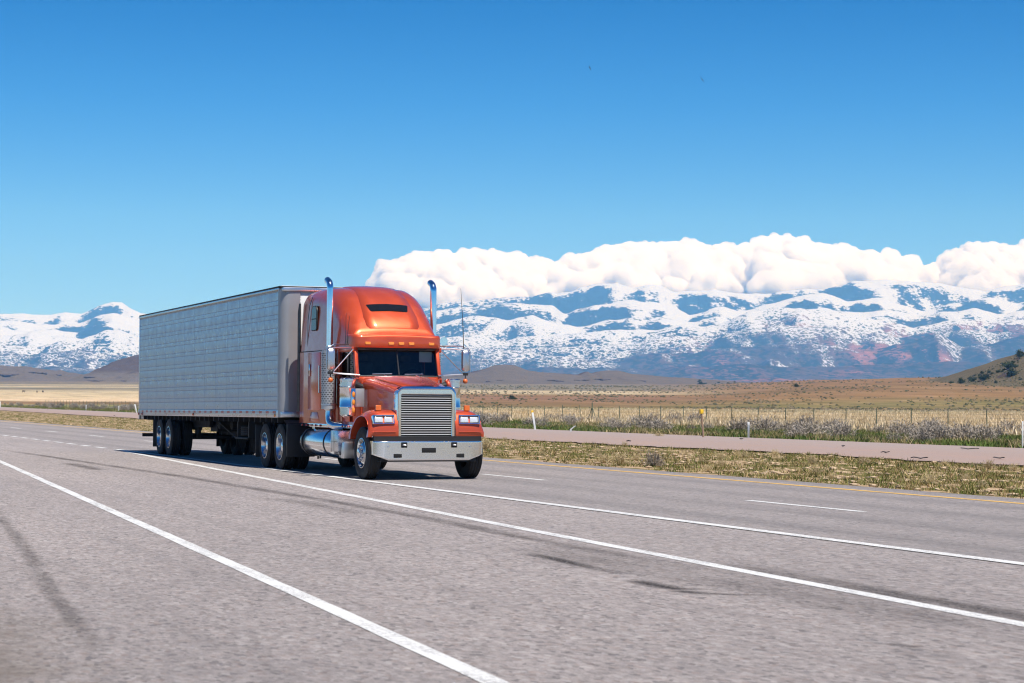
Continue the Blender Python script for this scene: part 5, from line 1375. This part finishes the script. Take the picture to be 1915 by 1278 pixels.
# junipers: trunk and crown of many small leaf faces
def juniper_meshes(seed):
    r = np.random.default_rng(seed); n = 1500
    cl = r.normal(0, 1, (26, 3)); cl /= np.linalg.norm(cl, axis=1)[:, None]; cl *= (r.uniform(.25, .85, (26, 1))); cl[:, 2] = np.abs(cl[:, 2]) * .95 + .15
    c = cl[r.integers(0, 26, n)] + r.normal(0, .17, (n, 3)); c[:, 2] = np.maximum(c[:, 2], .05)
    a = r.normal(0, 1, (n, 3)); a /= np.linalg.norm(a, axis=1)[:, None]; b_ = np.cross(a, r.normal(0, 1, (n, 3))); b_ /= np.linalg.norm(b_, axis=1)[:, None]
    s = r.uniform(.05, .11, (n, 1)); co = np.stack([c - a * s, c + b_ * s * .7, c + a * s, c - b_ * s * .7], 1).reshape(-1, 3)
    cr = quads_mesh('crown', co, np.arange(4 * n).reshape(-1, 4)); cr.materials.append(M['juniper'])
    tb = MB(); tb.tube([(0, 0, -.15), (.03, .02, .25), (-.02, .05, .6)], [.10, .07, .03], 7)
    for k in range(5): q = k * 1.26; tb.tube([(0, 0, .12), (.25 * math.cos(q), .25 * math.sin(q), .38), (.45 * math.cos(q), .45 * math.sin(q), .62)], [.05, .03, .012], 5)
    tm = tb.mesh('trunk'); tm.materials.append(M['stem']); return cr, tm
JN = [juniper_meshes(51 + k) for k in range(3)]
def juniper(x, y, z, s, label, group=None):
    t = empty('juniper_tree', (x, y, z), random.uniform(0, 6.28)); t.scale = (s, s, s * random.uniform(.8, 1.05)); tag(t, label, 'tree', group)
    cr, tm = JN[random.randrange(3)]; link('crown', cr, None, t); link('trunk', tm, None, t); return t
Ws_, Ds_, HK = hK
def hill_z(hh, D, W):
    Ws, Ds, H = hh; i = np.clip(np.searchsorted(Ws, W) - 1, 0, len(Ws) - 2); j = np.clip(np.searchsorted(Ds, D) - 1, 0, len(Ds) - 2)
    a = (W - Ws[i]) / (Ws[i + 1] - Ws[i]); b = (D - Ds[j]) / (Ds[j + 1] - Ds[j])
    return float(H[j, i] * (1 - a) * (1 - b) + H[j, i + 1] * a * (1 - b) + H[j + 1, i] * (1 - a) * b + H[j + 1, i + 1] * a * b)
big_j = [(1888, 686, 4.2, 'large dark juniper near the top of the right hand slope'), (1842, 708, 3.6, 'round dark juniper low on the right hand slope'), (1819, 711, 2.9, 'dark juniper at the lower left of the slope, second from its foot'), (1893, 700, 4.0, 'broad dark juniper below the largest one on the slope'), (1799, 714, 2.6, 'low spreading juniper close to the foot of the slope'), (1779, 716, 1.9, 'lowest juniper at the very foot of the right hand slope'), (1910, 664, 3.4, 'topmost juniper on the skyline of the right hand slope')]
def on_knoll(u, v):
    best = None
    for D in np.linspace(Ds_[0] + 5, 1149, 220):
        W = (u - 957.5) / FPX * D
        if W < Ws_[0] or W > Ws_[-1]: continue
        z = hill_z(hK, D, W); vv = VH + roll * (u - 957.5) - FPX * (z - CAM_H) / D
        if best is None or abs(vv - v) < best[0]: best = (abs(vv - v), D, W, z)
    return best
for u, v, s, lb in big_j:
    b_ = on_knoll(u, v + 3); juniper(*DW(b_[1], b_[2]), b_[3] - .1, s, lb)
for i in range(44):
    D = random.uniform(1000, 1148); u = random.uniform(1790, 1960); W = (u - 957.5) / FPX * D; z = hill_z(hK, D, W)
    if z < float(ground_z(np.array(D), np.array(W))) + .5: continue
    juniper(*DW(D, W), z - .1, random.uniform(.7, 1.7), 'small juniper scattered on the right hand slope', 'small junipers on the slope')
for u, D, s, lb in ((959, 800, 1.7, 'lone dark round bush standing in the brown field right of the truck mirror'), (1491, 1250, 2.2, 'lone dark bush on the crest of the brown field')):
    W = (u - 957.5) / FPX * D; juniper(*DW(D, W), float(ground_z(np.array(D), np.array(W))) - .1, s, lb)
for i in range(26):
    D = random.uniform(2500, 3000); u = random.uniform(1300, 1410); W = (u - 957.5) / FPX * D; juniper(*DW(D, W), max(hill_z(hA, D, W), float(ground_z(np.array(D), np.array(W)))) - .2, random.uniform(1.6, 3.0), 'tiny dark juniper at the right end of the low hill', 'junipers at the end of the low hill')

# dark rock outcrops on the hills
def rock_mesh(seed):
    V, Fc = ICO3; r = np.random.default_rng(seed); o = r.uniform(0, 50, 3)
    d = 1 + .5 * pn3(V[:, 0] * 1.6 + o[0], V[:, 1] * 1.6 + o[1], V[:, 2] * 1.6 + o[2], seed) + .3 * pn3(V[:, 0] * 4 + o[0], V[:, 1] * 4, V[:, 2] * 4, seed + 1)
    v = V * d[:, None]; v[:, 2] = np.clip(v[:, 2], -.4, .55); me = quads_mesh('rock_outcrop', v, Fc); me.materials.append(M['rock']); return me
RK = [rock_mesh(k) for k in range(4)]
def rock_at(hh, u, v, w_px, h_px, label, group):
    Ws, Ds, H = hh; best = None
    for D in Ds[Ds < 3450]:
        W = (u - 957.5) / FPX * D
        if W < Ws[0] or W > Ws[-1]: continue
        z = hill_z(hh, D, W); vv = VH + roll * (u - 957.5) - FPX * (z - CAM_H) / D
        if best is None or abs(vv - v) < best[0]: best = (abs(vv - v), D, W, z)
    _, D, W, z = best
    o = bpy.data.objects.new('rock_outcrop', random.choice(RK)); COL.objects.link(o); x, y = DW(D, W); k = D / FPX
    o.location = (x, y, z); o.rotation_euler = (0, 0, math.atan2(CT, ST)); o.scale = (w_px * k / 2, w_px * k / 2 * .8, h_px * k * 1.1); tag(o, label, 'rock', group)
for u, v, w_, h_ in ((1035, 713, 22, 4), (1048, 714, 14, 4), (1080, 712, 12, 2.5), (1098, 712, 16, 3), (1120, 711, 18, 4), (1134, 711, 16, 4), (935, 712, 12, 2), (915, 714, 12, 2), (1200, 713, 16, 2)):
    rock_at(hA, u, v, w_, h_, 'dark flat rock outcrop on the face of the hill right of the truck', 'rock outcrops on the butte hill')
for u, v, w_, h_ in ((20, 701, 26, 5), (34, 699, 22, 5), (48, 701, 20, 4), (62, 698, 18, 3), (78, 699, 20, 4), (108, 702, 14, 3), (128, 704, 14, 3), (170, 706, 22, 2.5), (8, 703, 16, 4), (180, 713, 30, 2.5), (232, 713, 10, 2)):
    rock_at(hB, u, v, w_, h_, 'dark flat rock outcrop on the hill left of the trailer', 'rock outcrops on the left hill')

# scrub covering the knoll
n = 900; u = rng.uniform(1785, 1990, n); D_ = rng.uniform(985, 1149, n); W_ = (u - 957.5) / FPX * D_
z = np.array([hill_z(hK, a, b) for a, b in zip(D_, W_)]); keep = z > ground_z(D_, W_) + .3; D_, W_, z = D_[keep], W_[keep], z[keep]; n = len(D_)
V, Fc = ico(1); V = V * np.array([1, 1, .75]); s_ = rng.uniform(.25, .85, n); x, y = DW(D_, W_)
co = V[None] * s_[:, None, None] * rng.uniform(.7, 1.3, (n, len(V), 1)) + np.stack([x, y, z], 1)[:, None, :]
tt = np.repeat(mix_tint(n, [(.06, .062, .03), (.10, .09, .05), (.16, .13, .08)], [.4, .35, .25]), len(V), 0)
g = link('knoll_scrub', quads_mesh('knoll_scrub', co.reshape(-1, 3), (Fc[None] + (np.arange(n) * len(V))[:, None, None]).reshape(-1, 3), {'tint': tt}, True), 'grass'); tag(g, 'low scrub covering the right hand slope', 'scrub', kind='stuff')
# low scrub far out on the plain: a mass nobody could count
n = 9500
D_ = 330 + 1900 * rng.random(n) ** 1.25; u = rng.uniform(850, 1960, n); W_ = (u - 957.5) / FPX * D_
cl_ = fbm(D_ / 130, W_ / 60, 4, 811); keep = cl_ + rng.normal(0, .12, n) > .02; D_, W_ = D_[keep], W_[keep]; n = len(D_)
V, Fc = ico(1); V = V * np.array([1, 1, .7]); s_ = rng.uniform(.18, .62, n) * (.6 + D_ / 1400)
x, y = DW(D_, W_); z = ground_z(D_, W_)
co = V[None] * s_[:, None, None] * rng.uniform(.75, 1.25, (n, len(V), 1)) + np.stack([x, y, z], 1)[:, None, :]
tt = np.repeat(mix_tint(n, [(.075, .07, .038), (.11, .095, .05), (.17, .135, .085), (.055, .065, .03)], [.3, .3, .25, .15]), len(V), 0)
g = link('far_scrub', quads_mesh('far_scrub', co.reshape(-1, 3), (Fc[None] + (np.arange(n) * len(V))[:, None, None]).reshape(-1, 3), {'tint': tt}, True), 'grass'); tag(g, 'low dark scrub scattered over the far brown plain', 'scrub', kind='stuff')

# ------------------------------------------------------------------ wire fence
fence = empty('wire_fence', (at_u(1108, 66), 66, 0)); tag(fence, 'long wire fence on thin green posts across the dry grass', 'fence')
fx0 = at_u(1108, 66)
pm = MB(); pm.prism([(-.028, -.018), (.028, -.018), (.028, -.008), (.006, -.008), (.006, .028), (-.006, .028), (-.006, -.008), (-.028, -.008)], -.3, 1.25, 'z'); pme = pm.mesh('post', smooth=False)
xsf = []
x = -62.0
while x > -430: xsf.append(x); x -= 3.75
for x in xsf:
    o = link('post', pme, 'post_green', fence, (x - fx0, random.uniform(-.08, .08), random.uniform(-.05, .05)), (random.gauss(0, .02), random.gauss(0, .02), 0))
br = MB(); br.tube([(-.9, 0, 0), (0, 0, 1.15)], .03, 6); br.tube([(.9, 0, 0), (0, 0, 1.15)], .03, 6); br.tube([(0, 0, -.2), (0, 0, 1.5)], .045, 6); br.build('brace', 'post_green', fence)
for z in (.30, .53, .76, .97, 1.17):
    w = MB(); w.tube([(x - fx0, .035, z + random.uniform(-.015, .015)) for x in xsf], .006, 4); w.build('wire', 'wire', fence)

# ------------------------------------------------------------------ marker posts along the gravel track
def marker(u, v, h, lean, mat, label, cap=None, y_hint=None, w=.045, flat=False, bend=0):
    x, y = G(u, v); t = empty('marker_post', (x, y, 0)); tag(t, label, 'post', None)
    m = MB()
    pts = [(0, 0, -.1), (lean * .5 * ST, lean * .5 * CT, h * .5), (lean * ST, lean * CT, h)]
    if bend: pts = [(0, 0, -.1), (0, 0, h * .45), (bend * ST, bend * CT, h)]
    if flat:
        m.loft([[(px + a, py + b, pz) for a, b in ((-.012, -w), (.012, -w), (.012, w), (-.012, w))] for px, py, pz in pts])
    else: m.tube(pts, w, 8)
    m.build('shaft', mat, t, .002 if flat else 0)
    if cap:
        c = MB(); px, py, pz = pts[-1]; c.box(px - .075, px + .075, py - .075, py + .075, pz - .10, pz + .09) if cap[1] == 'block' else c.loft([[(px + a, py + b, z) for a, b in ((-.016, -w - .01), (.016, -w - .01), (.016, w + .01), (-.016, w + .01))] for z in (pz - .1, pz + .05)]); c.build('cap', cap[0], t, .01)
    return t
marker(1316, 819, 1.16, -.10, 'post_wood', 'tall brown wooden marker post with a yellow cap', ('yellow_cap', 'block'), w=.045)
marker(1002, 805, 1.02, -.18, 'post_white', 'white marker post leaning left with a yellow tip', ('yellow_cap', 'tip'), w=.055, flat=True)
marker(1068, 809, .34, 0, 'post_white', 'broken short white marker post bent to the right', None, w=.05, flat=True, bend=.22)
marker(1400, 820, .66, 0, 'post_steel', 'short grey steel marker post with a white reflector', ('post_white', 'tip'), w=.045, flat=True)
marker(1912, 838, .95, 0, 'post_white', 'white marker post at the right picture edge', None, w=.03, flat=True)
marker(257, 772.5, 1.0, -.25, 'post_white', 'white marker post leaning beside the trailer rear end', None, w=.07, flat=True)
marker(2, 763, 1.05, 0, 'post_white', 'white marker post at the left picture edge', None, w=.06, flat=True)
marker(162, 768, .7, 0, 'post_white', 'small white post in the green strip left of the trailer', ('post_white', 'tip'), w=.05, flat=True)
marker(223, 770, .7, 0, 'post_white', 'small white stake nearest the leaning white post', None, w=.04, flat=True)

# ------------------------------------------------------------------ scraps of tyre on the gravel track
def scrap(u, v, L, label, group=None):
    x, y = G(u, v); m = MB(); n = 6; a = random.uniform(-.6, .6) + TH; pts = []
    for k in range(n): t = k / (n - 1) - .5; pts.append((t * L * math.cos(a) + random.uniform(-.03, .03), t * L * math.sin(a) + .05 * math.sin(t * 5) * L + random.uniform(-.03, .03), .025 + .03 * abs(math.sin(t * 4 + u))))
    m.loft([[(px, py - .05, pz), (px + .01, py, pz + .015), (px, py + .05, pz + .004), (px, py, pz - .015)] for px, py, pz in pts])
    o = m.build('tyre_scrap', 'scrap', None, 0, (x, y, .03)); tag(o, label, 'scrap', group); return o
scrap(1813, 843, .7, 'largest torn tyre scrap on the gravel track near the right edge'); scrap(1718, 861, .45, 'dark tyre scrap at the grass edge of the gravel track'); scrap(1866, 861, .42, 'thin dark tyre strip at the right end of the gravel track')
for u, v in ((1386, 824), (1176, 828), (1577, 838), (1655, 850), (90, 768), (215, 779), (30, 764)):
    scrap(u, v, random.uniform(.10, .30), 'small dark scrap lying on the pink gravel track', 'small scraps on the gravel track')

# ------------------------------------------------------------------ cattle far out on the straw field, birds in the sky
def cow_mesh():
    m = MB()
    secs = [(-1.05, .06, 1.18), (-.98, .22, 1.10), (-.6, .34, 1.02), (0, .38, .98), (.5, .34, 1.0), (.85, .24, 1.1), (1.05, .15, 1.12), (1.25, .13, 1.05), (1.42, .12, .95), (1.55, .06, .88)]
    m.loft([[(x, r * .8 * math.cos(q), z + r * math.sin(q)) for q in np.linspace(0, 2 * math.pi, 9)[:-1]] for x, r, z in secs])
    for x, y in ((-.75, -.18), (-.75, .18), (.6, -.18), (.6, .18)): m.tube([(x, y, .85), (x + .05, y, .45), (x, y, 0)], [.12, .07, .06], 6)
    return m.mesh('cow')
cme = cow_mesh()
for u, D, rz, lb in ((45, 1000, .3, 'dark cow at the left of three in the straw field'), (70, 1000, 1.7, 'middle dark cow of three in the straw field'), (81, 1000, 1.4, 'dark cow at the right of three in the straw field')):
    W = (u - 957.5) / FPX * D; o = link('cow', cme, 'cow', None, (*DW(D, W), float(ground_z(np.array(float(D)), np.array(W)))), (0, 0, rz + 1.2)); o.scale = (.75, .75, .75); tag(o, lb, 'cow', 'cattle in the straw field')
def bird(u, v, D, span, label, rx, ry, rz):
    m = MB(); S = span / 2
    m.loft([[(x, r * math.cos(q), r * math.sin(q)) for q in np.linspace(0, 2 * math.pi, 7)[:-1]] for x, r in ((-.28 * S * 2, .008), (-.18 * S * 2, .03 * S * 2), (0, .055 * S * 2), (.15 * S * 2, .045 * S * 2), (.22 * S * 2, .03 * S * 2), (.28 * S * 2, .006))])
    for s in (-1, 1): m.loft([[(x0, y, z), (x0 - c, y, z - .004), (x0 - c, y, z + .004), (x0, y, z + .008)] for x0, y, z, c in ((.12 * S, s * .03 * S, .01, .42 * S), (.2 * S, s * .5 * S, .10 * S, .40 * S), (.02 * S, s * S, .03 * S, .12 * S))])
    m.add([(-.3 * S, -.03 * S, 0), (-.3 * S, .03 * S, 0), (-.7 * S, .14 * S, 0), (-.7 * S, -.14 * S, 0), (-.5 * S, 0, .01)], [(0, 1, 4), (1, 2, 4), (2, 3, 4), (3, 0, 4)])
    W = (u - 957.5) / FPX * D; z = CAM_H + (VH + roll * (u - 957.5) - v) / FPX * D
    o = m.build('bird', 'bird', None, 0, (*DW(D, W), z), (rx, ry, rz)); tag(o, label, 'bird', 'birds high in the sky')
bird(1101, 125, 420, 1.15, 'larger dark bird in the upper sky, left of the other', 1.15, .1, 2.2)
bird(1312, 147, 420, 1.5, 'smaller tilted bird in the upper right sky', 1.0, -.4, 2.6)
